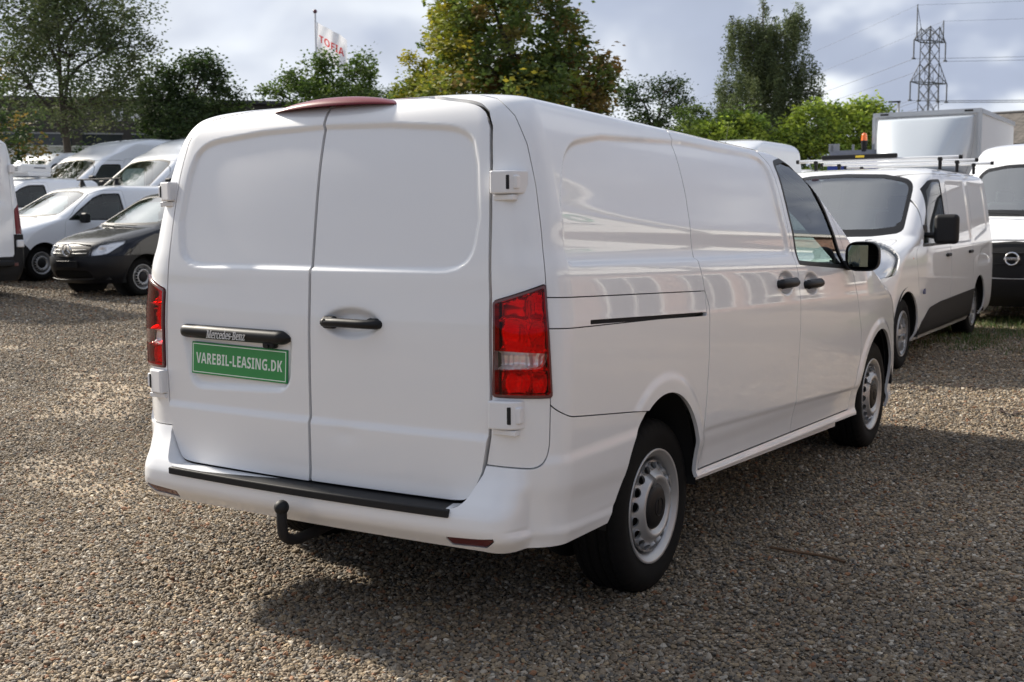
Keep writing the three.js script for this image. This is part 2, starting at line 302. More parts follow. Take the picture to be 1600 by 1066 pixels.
function wheelKit(kind, Rt, W, Rr) {
  const key = kind + Rt; if (wheelKits[key]) return wheelKits[key];
  const kit = { tyre: tyreGeo(Rt, Rr - 0.012, W).translate(-W / 2 + 0.01, 0, 0), list: [] };
  const barrel = panel(discMesh(steps([[0, 0], [1, 1]]), 1, 1, 0, 1), { fold: 0 }); void barrel;
  const lip = new THREE.LatheGeometry([[Rr - 0.052, -0.13], [Rr - 0.046, -0.045], [Rr - 0.034, -0.03], [Rr - 0.030, -0.010], [Rr - 0.016, -0.004], [Rr - 0.010, 0.006], [Rr, 0.010], [Rr + 0.002, 0.002], [Rr - 0.004, -0.012]].map(q => new THREE.Vector2(q[0], q[1])), 96).rotateZ(-Math.PI / 2);
  if (kind === 'steel' || kind === 'dark') {
    const prof = steps([[0.03, 0.000], [0.09, 0.004], [0.100, 0.013], [0.112, 0.021], [0.120, 0.020], [0.130, 0.011], [0.145, -0.003], [Rr - 0.056, -0.016], [Rr - 0.044, -0.018]]);
    let m = discMesh(prof, 40, 300, 0.03, Rr - 0.044); const nh = 18;
    m = split(m, (x, y, z) => { const a = Math.atan2(z, y), s = 2 * Math.PI / nh, k = (Math.round(a / s)) * s, r = Math.hypot(y, z); return ell(0, 0, 0.0185, 0.0150)(r * Math.sin(a - k), r * Math.cos(a - k) - (Rr - 0.066)); })[1];
    kit.list.push(['rim', merge([panel(m, { fold: 0.012 }), lip]), M.silver]);
    const cap = new THREE.LatheGeometry([[0.0001, 0.027], [0.04, 0.025], [0.07, 0.020], [0.086, 0.011], [0.094, -0.004]].map(q => new THREE.Vector2(q[0], q[1])), 48).rotateZ(-Math.PI / 2);
    const bits = [cap]; if (kind === 'steel') bits.push(starGeo(0.034, 0.004).translate(0.024, 0, 0), new THREE.TorusGeometry(0.035, 0.0024, 6, 36).rotateY(Math.PI / 2).translate(0.026, 0, 0));
    kit.list.push(['hub_cap', merge(bits), M.plastic]);
    kit.list.push(['wheel_weight', box(0.006, 0.05, 0.012, -0.010, 0, -(Rr - 0.035)), M.steel]);
  } else { // plastic cover with spokes
    const prof = steps([[0.001, 0.004], [0.05, 0.0], [0.09, -0.008], [Rr - 0.05, -0.018], [Rr - 0.012, -0.004]]);
    let m = discMesh(prof, 34, 200, 0.001, Rr - 0.012); const nh = 7;
    m = split(m, (x, y, z) => { const a = Math.atan2(z, y), s = 2 * Math.PI / nh, k = Math.round(a / s) * s, r = Math.hypot(y, z), t = r * Math.sin(a - k), q = r * Math.cos(a - k); return Math.max(Math.abs(t) - (q - 0.045) * 0.24, 0.085 - q, q - (Rr - 0.04)); })[1];
    kit.list.push(['wheel_cover', merge([panel(m, { fold: 0.02 }), lip]), M.silver]);
  }
  const back = new THREE.CylinderGeometry(Rr - 0.05, Rr - 0.05, 0.01, 40).rotateZ(Math.PI / 2).translate(-0.11, 0, 0);
  kit.list.push(['brake_disc', back, M.under]);
  return wheelKits[key] = kit;
}
function addWheel(veh, kind, x, y, z, Rt = 0.336, W = 0.205, Rr = 0.222, spin = 0) {
  const kit = wheelKit(kind, Rt, W, Rr), g = new THREE.Group(); g.name = numbered('wheel'); g.position.set(x, y, z); if (x < 0) g.rotation.y = Math.PI; veh.add(g);
  const t = part('tyre', kit.tyre, M.rubber, g); t.rotation.x = spin;
  for (const [n, geo, mat] of kit.list) part(n, geo, mat, g).rotation.x = spin;
  return g;
}
// ---------------------------------------------------------------- the white panel van in the foreground (rear axle at the origin, nose towards -z)
const van = thing('panel_van', 'large white panel van in the foreground seen from its closed twin rear doors, green plate', 'van', 0, 0, 0);
{
  const RAKE = 0.035;
  const L = (y, w, zr, zf, rx = 0.20, rz = 0.14, kr = 0.035, fx = 0.14, fz = 0.10, kf = 0.18) => [y, w, zr, zf, rx, rz, kr, fx, fz, kf];
  let m = bodyMesh({
    dv: 0.0085, dz: 0.05, nr: 92, nc: 40, ns: 330, nfc: 22, nf: 18, side: f => f < .36 ? f * 1.0 : .36 + (f - .36) * 1.0,
    taper: z => 1 - 0.07 * smooth(-2.75, -4.1, z) ,
    rows: [
      L(.270, .900, .945, -3.98, .20, .14, .035, .38, .30, .15), L(.340, .935, .950, -4.05, .20, .14, .035, .38, .30, .15), L(.400, .950, .953, -4.08, .20, .14, .035, .38, .30, .15), L(.432, .940, .954, -4.085, .20, .14, .035, .38, .30, .15), L(.500, .946, .955, -4.09, .20, .14, .035, .38, .30, .15),
      L(.570, .958, .956, -4.09, .20, .14, .035, .38, .30, .15), L(.800, .964, .956, -4.06, .20, .14, .035, .38, .32, .15), L(1.00, .9675, .953, -4.00, .20, .14, .035, .40, .34, .16), L(1.07, .967, .950, -3.93, .20, .14, .035, .42, .38, .17),
      L(1.11, .963, .947, -3.82, .20, .14, .034, .45, .40, .18), L(1.17, .957, .943, -3.55, .20, .14, .034, .35, .30, .18), L(1.22, .951, .940, -3.25, .20, .14, .033, .2, .16, .18), L(1.26, .943, .936, -3.05, .20, .14, .032), L(1.32, .923, .928, -2.93, .20, .14, .03), L(1.42, .906, .914, -2.76, .20, .14, .03),
      L(1.50, .886, .902, -2.62, .19, .135, .03), L(1.60, .860, .884, -2.44, .18, .13, .03), L(1.70, .826, .860, -2.26, .17, .12, .028), L(1.74, .806, .848, -2.17, .16, .12, .027), L(1.78, .780, .830, -2.07, .16, .12, .026), L(1.81, .750, .806, -1.97, .17, .12, .025, .18, .12, .17), L(1.829, .703, .770, -1.86, .18, .13, .025, .2, .14, .16),
      L(1.844, .630, .705, -1.68, .22, .16, .025, .25, .2, .15), L(1.855, .520, .610, -1.40, .25, .2, .025, .25, .2, .12), L(1.863, .360, .460, -1.00, .25, .2, .02, .25, .2, .08), L(1.868, .180, .30, -.60, .15, .15, .02, .15, .15, .05), L(1.870, 0, .15, -.30, .1, .1, .02, .1, .1, .02),
    ],
  });
  for (let i = 0; i < m.p.length; i += 3) m.p[i + 1] += RAKE * m.p[i + 2];
  m.n = (() => { const n = vertexNormals(m.p, m.t); for (let i = 0; i < n.length; i += 3) if (m.n[i + 1] === 1) { n[i] = 0; n[i + 1] = 1; n[i + 2] = 0; } return n; })();

  // pressings of the sheet
  const sideWin = sdf(rounded([[.775, 1.292, .05], [.735, 1.50], [.62, 1.700, .14], [.30, 1.742], [-.47, 1.765], [-1.30, 1.745], [-1.46, 1.725, .10], [-1.445, 1.5], [-1.475, 1.252, .06], [-.4, 1.268]]));
  const cup1 = ell(-1.335, 1.130, .115, .056), cup2 = ell(-1.725, 1.107, .115, .056);
  const arch = (cz, cy, rz, ry) => { const e = ell(cz, cy, rz, ry); return (z, y) => y < cy ? Math.abs(z - cz) - rz : e(z, y); };
  const archR = arch(.065, .40, .355, .39), archF = arch(-3.10, .36, .455, .395);
  const sidePress = (x, y, z, nx) => {
    let d = 0; const a = Math.abs(nx);
    if (a > 0.55) {
      const k = smooth(.55, .8, a);
      d -= .014 * smooth(.0, .020, -sideWin(z, y)) * k;
      d -= .026 * (smooth(.0, .02, -cup1(z, y)) + smooth(.0, .02, -cup2(z, y)));
    }
    const fr = archR(z, y), ff = archF(z, y);
    d += (.010 * (1 - smooth(.04, .075, fr)) + .010 * (1 - smooth(.03, .07, ff))) * smooth(.2, .6, a) * smooth(.42, .56, y);
    d -= .006 * smooth(.012, -.012, y - .602 - .055 * z) * smooth(.5, .8, a) * smooth(-.25, -.40, z) * smooth(-2.75, -2.55, z);
    return d;
  };
  const rearWin = sdf(rounded([[-.668, 1.272, .13], [.668, 1.272, .13], [.692, 1.45], [.668, 1.62], [.628, 1.744, .12], [.3, 1.772], [0, 1.780], [-.3, 1.772], [-.628, 1.744, .12], [-.668, 1.62], [-.692, 1.45]]));
  const plateWin = sdf(rounded([[-.665, 1.050, .04], [-.075, 1.050, .05], [-.090, .832, .07], [-.612, .812, .07]]));
  const handleCup = ell(.190, 1.094, .128, .052);
  const rearPress = (x, y, z, nx, ny, nz) => {
    const k = smooth(.5, .8, nz); let d = -.013 * smooth(.0, .014, -rearWin(x, y)) * k;
    d -= .014 * smooth(.0, .022, -plateWin(x, y)) + .026 * smooth(0, .020, -handleCup(x, y));
    d += .009 * smooth(.757, .733, y) + .004 * smooth(.58, .53, y);
    d -= .004 * Math.exp(-(((x - .16) / .05) ** 2) - ((y - .71) / .03) ** 2);   // a small dent under the crease
    return d;
  };
  // openings and panels, cut one after the other
  const cut = (fn, gap = 0) => { const [a, b] = split(m, fn, gap); m = b; return a; };
  const archCut = (x, y, z) => Math.abs(x) > .5 ? Math.min(archR(z, y), archF(z, y)) : 9;
  cut(archCut);
  cut((x, y, z) => z > .33 ? y - .388 : z < -3.45 ? y - .20 : z < .2 && z > -2.75 ? y - (.410 + .044 * z) : 9);
  const GAP = .0065;
  const doorLine = [[.002, .522], [.60, .524], [.675, .530, .05], [.722, .63], [.744, .75], [.750, .90], [.744, 1.2], [.729, 1.45], [.714, 1.62], [.696, 1.74], [.672, 1.79], [.63, 1.822, .06], [.40, 1.858], [.002, 1.872]];
  const rdR = sdf(rounded(doorLine)), rdL = sdf(rounded(doorLine.map(([x, y, r]) => [-x, y, r])));
  const doorR = cut(onRear(rdR), .011), doorL = cut(onRear(rdL), GAP);
  const lampLine = rounded([[-.176, .880, .01], [-.168, 1.186, .012], [.050, 1.240, .012], [.073, .880, .012]]);
  const lampS = sdf(lampLine);
  const lampsBody = [1, -1].map(s => [s, cut(onCorner(lampS, s, .35), .004)]);
  const pillarLine = sdf(rounded([[-.40, .660], [.012, .652, .05], [.058, .70, .05], [.064, .88], [.052, 1.24], [.048, 1.40], [.036, 1.55], [.012, 1.68], [-.03, 1.775], [-.09, 1.835], [-.20, 1.865], [-.4, 1.87]]));
  const pillars = [1, -1].map(s => [s, cut(onCorner(pillarLine, s, .45), .004)]);
  const bumperLine = sdf(rounded([[.15, .1], [.15, .735], [.263, .750], [.70, .800], [.80, .812, .02], [.855, .840, .04], [.882, .885, .03], [.885, .93], [1.3, .93], [1.3, .1]]));
  const bumper0 = split(cut((x, y, z) => bumperLine(z, y), .004), (x, y, z) => y < .69 && z < .62 ? z - (.298 + .66 * (.69 - y)) : 9)[1];
  const slot = sdf([[.668, 1.113], [-.322, 1.066], [-.322, 1.050], [.668, 1.098]]);
  const railCover = sdf(rounded([[.960, 1.200], [.90, 1.199], [-.322, 1.150], [-.322, 1.058], [.66, 1.092], [.960, 1.103]]));
  const slideDoor = sdf(rounded([[-.306, .30], [-.318, .538], [-.342, .72], [-.355, .875], [-.353, 1.09], [-.320, 1.158], [-.300, 1.262], [-.312, 1.366], [-.345, 1.52], [-.360, 1.68], [-.385, 1.772], [-.42, 1.802], [-1.43, 1.768], [-1.498, 1.70], [-1.50, 1.375], [-1.518, 1.157], [-1.524, .874], [-1.505, .62], [-1.49, .30]]));
  const frontDoor = sdf(rounded([[-1.49, .30], [-1.505, .62], [-1.524, .874], [-1.518, 1.157], [-1.500, 1.375], [-1.498, 1.70], [-1.44, 1.762, .05], [-1.75, 1.772, .08], [-2.00, 1.735, .1], [-2.22, 1.56], [-2.42, 1.24], [-2.50, 1.10], [-2.555, .96], [-2.648, .77], [-2.648, .62], [-2.54, .44], [-2.50, .30]]));
  const sillCut = y0 => (z, y) => y0 + RAKE * z - y;
  const windowLine = rounded([[-1.556, 1.205, .02], [-1.546, 1.53], [-1.566, 1.715, .06], [-1.76, 1.738], [-1.92, 1.712, .1], [-2.06, 1.638], [-2.205, 1.468], [-2.335, 1.225], [-2.375, 1.150, .02]]);
  const winS = sdf(windowLine), quarter = sdf(rounded([[-2.40, 1.15, .02], [-2.30, 1.36, .02], [-2.52, 1.14, .02]]));
  const made = [];
  for (const s of [1, -1]) {
    const g = cut(onSide(winS, s));
    cut(onSide(slot, s));
    const rc = cut(onSide(railCover, s), .004);
    const sd = cut((x, y, z) => x * s > .3 ? Math.max(slideDoor(z, y), sillCut(.432)(z, y)) : 9, GAP * .9);
    const fd = cut((x, y, z) => x * s > .3 ? Math.max(frontDoor(z, y), sillCut(.432)(z, y)) : 9, GAP * .9);
    made.push([s, g, rc, sd, fd]);
  }
  const cant = sdf(rounded([[-.2, 1.80], [-.2, 1.86], [-.5, 1.84]]));
  void cant;
  const ws = cut(onFront(sdf(rounded([[-.76, 1.185, .06], [-.4, 1.165], [0, 1.16], [.4, 1.165], [.76, 1.185, .06], [.56, 1.66, .08], [0, 1.70], [-.56, 1.66, .08]])), -1.9));
  const hl = [1, -1].map(s => cut(onCorner(sdf(rounded([[-3.45, .72, .03], [-3.30, .88, .05], [-2.55, .98, .06], [-2.66, .74, .05]])), s, 2.6, -1), .004));
  const hood = cut((x, y, z) => z < -2.85 ? Math.max(.90 + .02 * smooth(-4.1, -3, z) - y, Math.abs(x) - .80, .005 * 0 + z + 2.99) : 9, .004);
  // ---- meshes
  part('body_shell', panel(m, { disp: sidePress }), M.white, van);
  const cabin = clip(m, Float32Array.from({ length: m.p.length / 3 }, (_, i) => m.p[3 * i + 2]), -1.55, true);
  part('cabin_lining', mergeGeometries([panel(cabin, { off: -.035, fold: 0 }), ...made.map(q => panel(q[4], { off: -.04, fold: 0 }))]), M.liner, van);
  part('windscreen', panel(ws, { off: -.004, fold: .012 }), M.screen, van);
  part('bonnet', panel(hood, {}), M.white, van);
  hl.forEach(h => { const b = part('headlight', panel(h, { off: .002, fold: .02 }), M.clearlens, van); part('reflector', panel(h, { off: -.05, fold: .03 }), M.reflector, b); });
  for (const [mm, side] of [[doorL, -1], [doorR, 1]]) {
    const d = part('rear_door', panel(mm, { disp: rearPress, fold: .03 }), M.white, van);
    if (side < 0) {
      // handle bar with lettering above the plate
      const bz = x => .951 - .035 * (x / .96) ** 2;
      const bar = gridMesh(48, 14, (u, v) => {
        const x = lerp(-.662, -.078, u), e = Math.min(u, 1 - u), a = v * Math.PI, endL = smooth(0, .05, u), endR = smooth(0, .09, 1 - u), h = .026 * Math.sqrt(Math.max(.02, Math.min(endL, endR)));
        void e; return [x, 1.030 - .006 * (x + .37) + h * Math.cos(a) * (1 - .25 * (1 - Math.min(endL, endR))), bz(x) - .012 + .042 * Math.sin(a) ** .6 * Math.sqrt(Math.max(.03, Math.min(endL, endR)))];
      });
      part('trim_bar', panel(bar, { fold: 0 }), M.plastic, d);
      const letters = text('Mercedes-Benz', serif, .029, .003).applyMatrix4(new THREE.Matrix4().set(.70, .16, 0, 0, 0, 1, 0, 0, 0, 0, 1, 0, 0, 0, 0, 1)).rotateX(-.06).rotateY(-.028).translate(-.385, 1.028, bz(-.385) + .0295);
      part('badge_lettering', letters, std(lin(.72, .72, .72), .35, .3), d);
      const cam = part('reversing_camera', merge([box(.055, .024, .03, -.185, 1.000, bz(-.18) + .004, .008), new THREE.CylinderGeometry(.008, .008, .01, 12).rotateX(Math.PI / 2).translate(-.185, .996, bz(-.18) + .02)]), M.plastic, d); void cam;
      const pt = canvasTex(1024, 260, (c, w, h) => {
        c.fillStyle = '#00843a'; c.fillRect(0, 0, w, h); c.strokeStyle = '#e6efe6'; c.lineWidth = 7; c.strokeRect(13, 13, w - 26, h - 26);
        c.fillStyle = '#d8ded8'; c.font = 'bold 112px sans-serif'; c.textAlign = 'center'; c.textBaseline = 'middle'; const s = 'VAREBIL-LEASING.DK', tw = c.measureText(s).width; c.save(); c.translate(w / 2, h * .5); c.scale(930 / tw, 1.12); c.fillText(s, 0, 0); c.restore();
      });
      const pl = box(.494, .122, .006, 0, 0, 0, .003); const pg = new THREE.PlaneGeometry(.49, .118).translate(0, 0, .0036);
      const plate = part('licence_plate', pl, std(lin(.005, .2, .06), .4), d); plate.position.set(-.357, .927, bz(-.36) - .004); plate.rotation.set(-.05, -.012, -.018);
      const pf = part('plate_print', pg, new THREE.MeshPhysicalMaterial({ map: pt, roughness: .45, clearcoat: .5, clearcoatRoughness: .1 }), van); pf.position.copy(plate.position); pf.rotation.copy(plate.rotation);
    } else {
      const hz = .951 - .035 * .04;
      part('door_handle', merge([
        tube([[.075, 1.090, hz - .004], [.085, 1.094, hz + .018], [.13, 1.096, hz + .026], [.20, 1.096, hz + .028], [.27, 1.095, hz + .024], [.302, 1.094, hz + .010], [.312, 1.093, hz - .016]], .0155, 10, 40),
        box(.062, .044, .03, .100, 1.094, hz + .006, .014), box(.055, .038, .03, .285, 1.095, hz - .004, .014), new THREE.CylinderGeometry(.008, .008, .004, 14).rotateX(Math.PI / 2).translate(.10, 1.1, hz + .035)]), M.plastic, d);
    }
  }
  pillars.forEach(([s, q]) => part('corner_pillar', panel(q, {}), M.white, van));
  // bumper: swells backwards below the doors; two reflectors sit in it
  const reflS = sdf([[.622, .428], [.632, .400], [.760, .408], [.792, .438]]);
  const bA = steps([[.37, .040], [.40, .062], [.442, .092], [.460, .096], [.495, .093], [.53, .078], [.57, .050], [.62, .018], [.66, .001]]);
  const bumpDisp = (x, y, z, nx, ny, nz) => { const k = smooth(.84, .996, nz); return .002 + k * bA(clamp(y, .37, .66)) + (1 - k) * (.006 * smooth(.70, .66, y) - .012 * smooth(.462, .405, y)); };
  let bmp = bumper0; const refl = [];
  for (const s of [1, -1]) { const [a, b] = split(bmp, (x, y, z) => z > .5 && x * s > .3 ? reflS(x * s, y) : 9, .003); refl.push(a); bmp = b; }
  // cut the ledge in front of the doors out of the bumper's upper edge
  const bumper = part('rear_bumper', panel(bmp, { disp: bumpDisp, fold: .07 }), M.white, van);
  refl.forEach(a => part('bumper_reflector', panel(a, { disp: (...q) => bumpDisp(...q) - .004, fold: .01 }), M.darkred, bumper));
  {
    const zf = x => 1.054 - .045 * (x / .96) ** 2, sh = new THREE.Shape(), ym = .515;
    sh.moveTo(-.642, .93); for (let k = 0; k <= 24; k++) { const x = lerp(-.642, .642, k / 24); sh.lineTo(x, zf(x) + .003); } sh.lineTo(.642, .93); sh.closePath();
    const g = new THREE.ExtrudeGeometry(sh, { depth: .019, bevelEnabled: true, bevelThickness: .004, bevelSize: .004, bevelSegments: 2 }).rotateX(Math.PI / 2).translate(0, ym, 0);
    part('step_pad', g, M.softblack, bumper);
    const ws2 = new THREE.Shape(); ws2.moveTo(-.74, .90); for (let k = 0; k <= 24; k++) { const x = lerp(-.72, .72, k / 24); ws2.lineTo(x, zf(x) - .012); } ws2.lineTo(.74, .90); ws2.closePath();
    part('bumper_ledge', new THREE.ExtrudeGeometry(ws2, { depth: .02, bevelEnabled: false }).rotateX(Math.PI / 2).translate(0, .506, 0), M.white, bumper);
  }
  // rear lamps: tinted cover, chambers behind it, clear reversing lamp
  const band = (y, k = 0) => y;
  lampsBody.forEach(([s, q]) => {
    const rev = sdf(rounded([[-.168, .968], [-.168, 1.030], [.052, 1.022], [.030, .975, .03]]));
    const [clear, red] = split(q, onCorner(rev, s, .35));
    const rim = sdf(lampLine), [inner, edge] = split(red, onCorner((u, v) => rim(u, v) + .010, s, .35));
    const lamp = part('tail_lamp', panel(inner, { off: .010, fold: .012 }), M.redlens, van);
    part('lamp_edge', panel(edge, { off: .010, fold: .03 }), M.darkred, lamp);
    part('reversing_lens', panel(clear, { off: .011, fold: .012 }), M.clearlens, lamp);
    const bowl = (x, y, z) => {
      const u = x * s - z; let d = -.040;
      const split1 = Math.exp(-(((y - 1.125) / .006) ** 2)) * .028 + Math.exp(-(((y - 1.028) / .005) ** 2)) * .03 + Math.exp(-(((y - .968) / .005) ** 2)) * .03 + Math.exp(-(((u + .035) / .005) ** 2)) * .026 + .0035 * Math.sin(y * 700) * (u < -.035 ? 1 : 0);
      d += split1;
      for (const [cy, cu, r] of [[1.085, .012, .04], [1.165, .006, .045], [1.045, .02, .028], [1.08, -.10, .055], [.925, -.09, .05], [.925, .02, .04]]) { const k = Math.hypot(y - cy, u - cu) / r; if (k < 1) d -= .030 * (1 - k * k); d += .010 * Math.exp(-(((k - 1) / .12) ** 2)); }
      if (y > .968 && y < 1.03) d += .004 * Math.sin(u * 420);
      return d;
    };
    part('lamp_chamber', panel(inner, { disp: bowl, fold: 0 }), M.redreflector, lamp);
    part('reversing_chamber', panel(clear, { disp: bowl, fold: .0 }), M.reflector, lamp);
  });
  // hinges on the outside of the doors
  const hinge = (s, yc, xi, zi, h, ww) => {
    const w = .135, sh = new THREE.Shape(); // seen from above: wraps round the corner
    sh.moveTo(0, .0); sh.lineTo(.0, .036); sh.quadraticCurveTo(.0, .042, .008, .042); sh.lineTo(.075, .030); sh.quadraticCurveTo(.105, .022, .118, -.004); sh.lineTo(w, -.045); sh.lineTo(w - .045, -.075); sh.lineTo(0, -.02); sh.closePath();
    const g = new THREE.ExtrudeGeometry(sh, { depth: h - .012, bevelEnabled: true, bevelThickness: .006, bevelSize: .005, bevelSegments: 3 }).rotateX(Math.PI / 2).translate(0, yc + h / 2 - .006, 0);
    const flip = g0 => { let gg = g0.index ? g0.toNonIndexed() : g0; gg.scale(ww, 1, ww * .5 + .5); if (s < 0) { gg.scale(-1, 1, 1); for (const a of Object.values(gg.attributes)) { const n = a.itemSize, v = a.array; for (let i = 0; i < a.count; i += 3) for (let k = 0; k < n; k++) { const t = v[i * n + k]; v[i * n + k] = v[(i + 1) * n + k]; v[(i + 1) * n + k] = t; } } gg.computeVertexNormals(); } return gg.translate(s * xi, 0, zi); };
    const p = part('door_hinge', flip(g), M.whiteplastic, van);
    part('hinge_knuckle', flip(box(.034, h * .60, .03, .112, yc, .004, .007)), M.whiteplastic, p);
    const pk = box(.016, h * .62, .016, .086, yc, .026, .002);
    part('hinge_pocket', flip(pk), M.plastic, p);
    part('hinge_pad', flip(box(.11, .018, .07, .055, yc - h / 2 - .012, -.012, .004)), M.whiteplastic, p);
  };
  for (const s of [1, -1]) { hinge(s, .826, .758, .925, .090, .80); hinge(s, 1.560, .736, .868, .072, .66); }
  // sides
  for (const [s, g, rc, sd, fd] of made) {
    part('rail_cover', panel(rc, { disp: sidePress }), M.white, van);
    part('slide_rail', box(.02, .05, 1.0, s * .935, 1.084, .17).translate(0, 0, 0), M.liner, van);
    const shandle = (zc, yc, par) => part('door_handle', merge([tube([[s * .935, yc - .002, zc + .118], [s * .965, yc, zc + .108], [s * .985, yc + .001, zc + .06], [s * .990, yc + .001, zc - .01], [s * .984, yc, zc - .07], [s * .958, yc - .002, zc - .118]], .019, 10, 30), box(.03, .046, .22, s * .972, yc, zc, .014)]), M.plastic, par);
    const d1 = part('sliding_door', panel(sd, { disp: sidePress, fold: .02 }), M.white, van); shandle(-1.325, 1.128, d1);
    const d2 = part('front_door', panel(fd, { disp: sidePress, fold: .02 }), M.white, van); shandle(-1.72, 1.105, d2);
    const [glass, frame] = split(g, onSide((u, v) => winS(u, v) + .022, s));
    part('window_frame', panel(frame, { off: .001, fold: .02 }), M.plastic, d2);
    part('window_glass', panel(glass, { off: -.006, fold: 0 }), M.glass, d2);
    const xm = s * 1.02;
    part('mirror_base', merge([rod([s * .86, 1.17, -2.36], [xm, 1.17, -2.36], .03, .025, 10), box(.02, .13, .16, s * .905, 1.19, -2.40, .008)]), M.plastic, d2);
    const mir = new THREE.Group(); mir.name = numbered('door_mirror'); mir.position.set(s * 1.045, 1.222, -2.34); mir.rotation.y = s * .12; van.add(mir);
    const shell = gridMesh(28, 22, (u, v) => { const a = u * 2 * Math.PI, b = v * Math.PI * .62, se = (c, e) => Math.sign(c) * Math.abs(c) ** e; return [.092 * se(Math.cos(a), .62) * se(Math.sin(b), .5) / 1, .082 * se(Math.sin(a), .62) * se(Math.sin(b), .5), -.105 * Math.cos(b) + .0]; });
    part('mirror_housing', panel(shell, { fold: .006 }), M.plastic, mir);
    part('mirror_glass', box(.108, .120, .004, -.026, .002, .008, .0019), M.mirror, mir);
    part('side_repeater', new THREE.SphereGeometry(.016, 12, 8).scale(.7, 1, 1.4).translate(s * .925, .82, -2.60), M.orange, van);
  }
  // roof edge: third brake lamp across the top of the doors
  const bl = gridMesh(60, 16, (u, v) => { const x = lerp(-.285, .285, u), k = Math.max(0, 1 - (x / .285) ** 2), a = v * Math.PI; return [x + .012, 1.850 - .09 * x * x + .036 * k ** .6 * Math.sin(a) - .006, .770 - .02 * x * x + .075 * Math.cos(a) * (.4 + .6 * k ** .5)]; });
  part('high_brake_lamp', panel(bl, { fold: 0 }), M.redsolid, van);
  // underside, arches, sills, tow bar, cabin
  part('underbody', merge([box(1.56, .16, 1.9, 0, .36, -1.65), box(1.2, .12, .95, 0, .50, .45), box(1.1, .2, 1.1, 0, .36, -3.3)]), M.under, van);
  for (const s of [1, -1]) for (const [zc, rz, ry] of [[.065, .40, .47], [-3.10, .48, .43]]) {
    const lin2 = gridMesh(30, 6, (u, v) => { const a = lerp(-.02, Math.PI + .02, u); return [s * lerp(.92, .60, v), .36 + ry * Math.sin(a), zc + rz * Math.cos(a)]; });
    const wall = new THREE.CircleGeometry(.44, 32).rotateY(Math.PI / 2).translate(s * .60, .56, zc);
    part('wheel_arch', merge([panel(lin2, { fold: 0 }), wall]), M.under, van);
  }
  for (const s of [1, -1]) part('sill_flange', box(.016, .05, 2.0, 0, 0, 0), M.whiteplastic, van).position.set(s * .893, .337, -1.38);
  van.children.filter(o => o.name.startsWith('sill_flange')).forEach(o => o.rotation.x = -.048);
  part('tow_bar', merge([new THREE.SphereGeometry(.026, 24, 16).translate(0, .462, 1.115), tube([[0, .445, 1.115], [0, .40, 1.115], [0, .358, 1.105], [0, .335, 1.06], [0, .335, .98], [0, .345, .85]], .019, 12, 30), rod([-.5, .47, .84], [.5, .47, .84], .03, .03, 10)]), M.softblack, van);
  part('dashboard', merge([box(1.5, .22, .45, 0, 1.02, -2.62, .06), box(.5, .3, .3, 0, .85, -2.5, .05)]), M.liner, van);
  for (const x of [-.5, .45]) part('seat', merge([box(.5, .16, .5, x, .78, -1.95, .06), box(.5, .62, .14, x, 1.13, -1.70, .06), box(.26, .2, .1, x, 1.50, -1.66, .05)]), M.seat, van);
  part('steering_wheel', merge([new THREE.TorusGeometry(.19, .016, 8, 40).rotateX(-.5).translate(-.5, 1.10, -2.30), box(.1, .08, .04, -.5, 1.10, -2.31, .02), box(.34, .03, .02, -.5, 1.10, -2.31, .008)]), M.plastic, van);
  part('bulkhead', merge([box(1.66, 1.0, .03, 0, .84, -1.53), box(1.40, .34, .03, 0, 1.50, -1.53)]), M.grey, van);
  addWheel(van, 'steel', .885, .333, 0, .338, .212, .222, .35); addWheel(van, 'steel', -.885, .333, 0, .338, .212, .222, 1.1);
  addWheel(van, 'steel', .885, .333, -3.2, .338, .212, .222, .9); addWheel(van, 'steel', -.885, .333, -3.2, .338, .212, .222, .2);
}
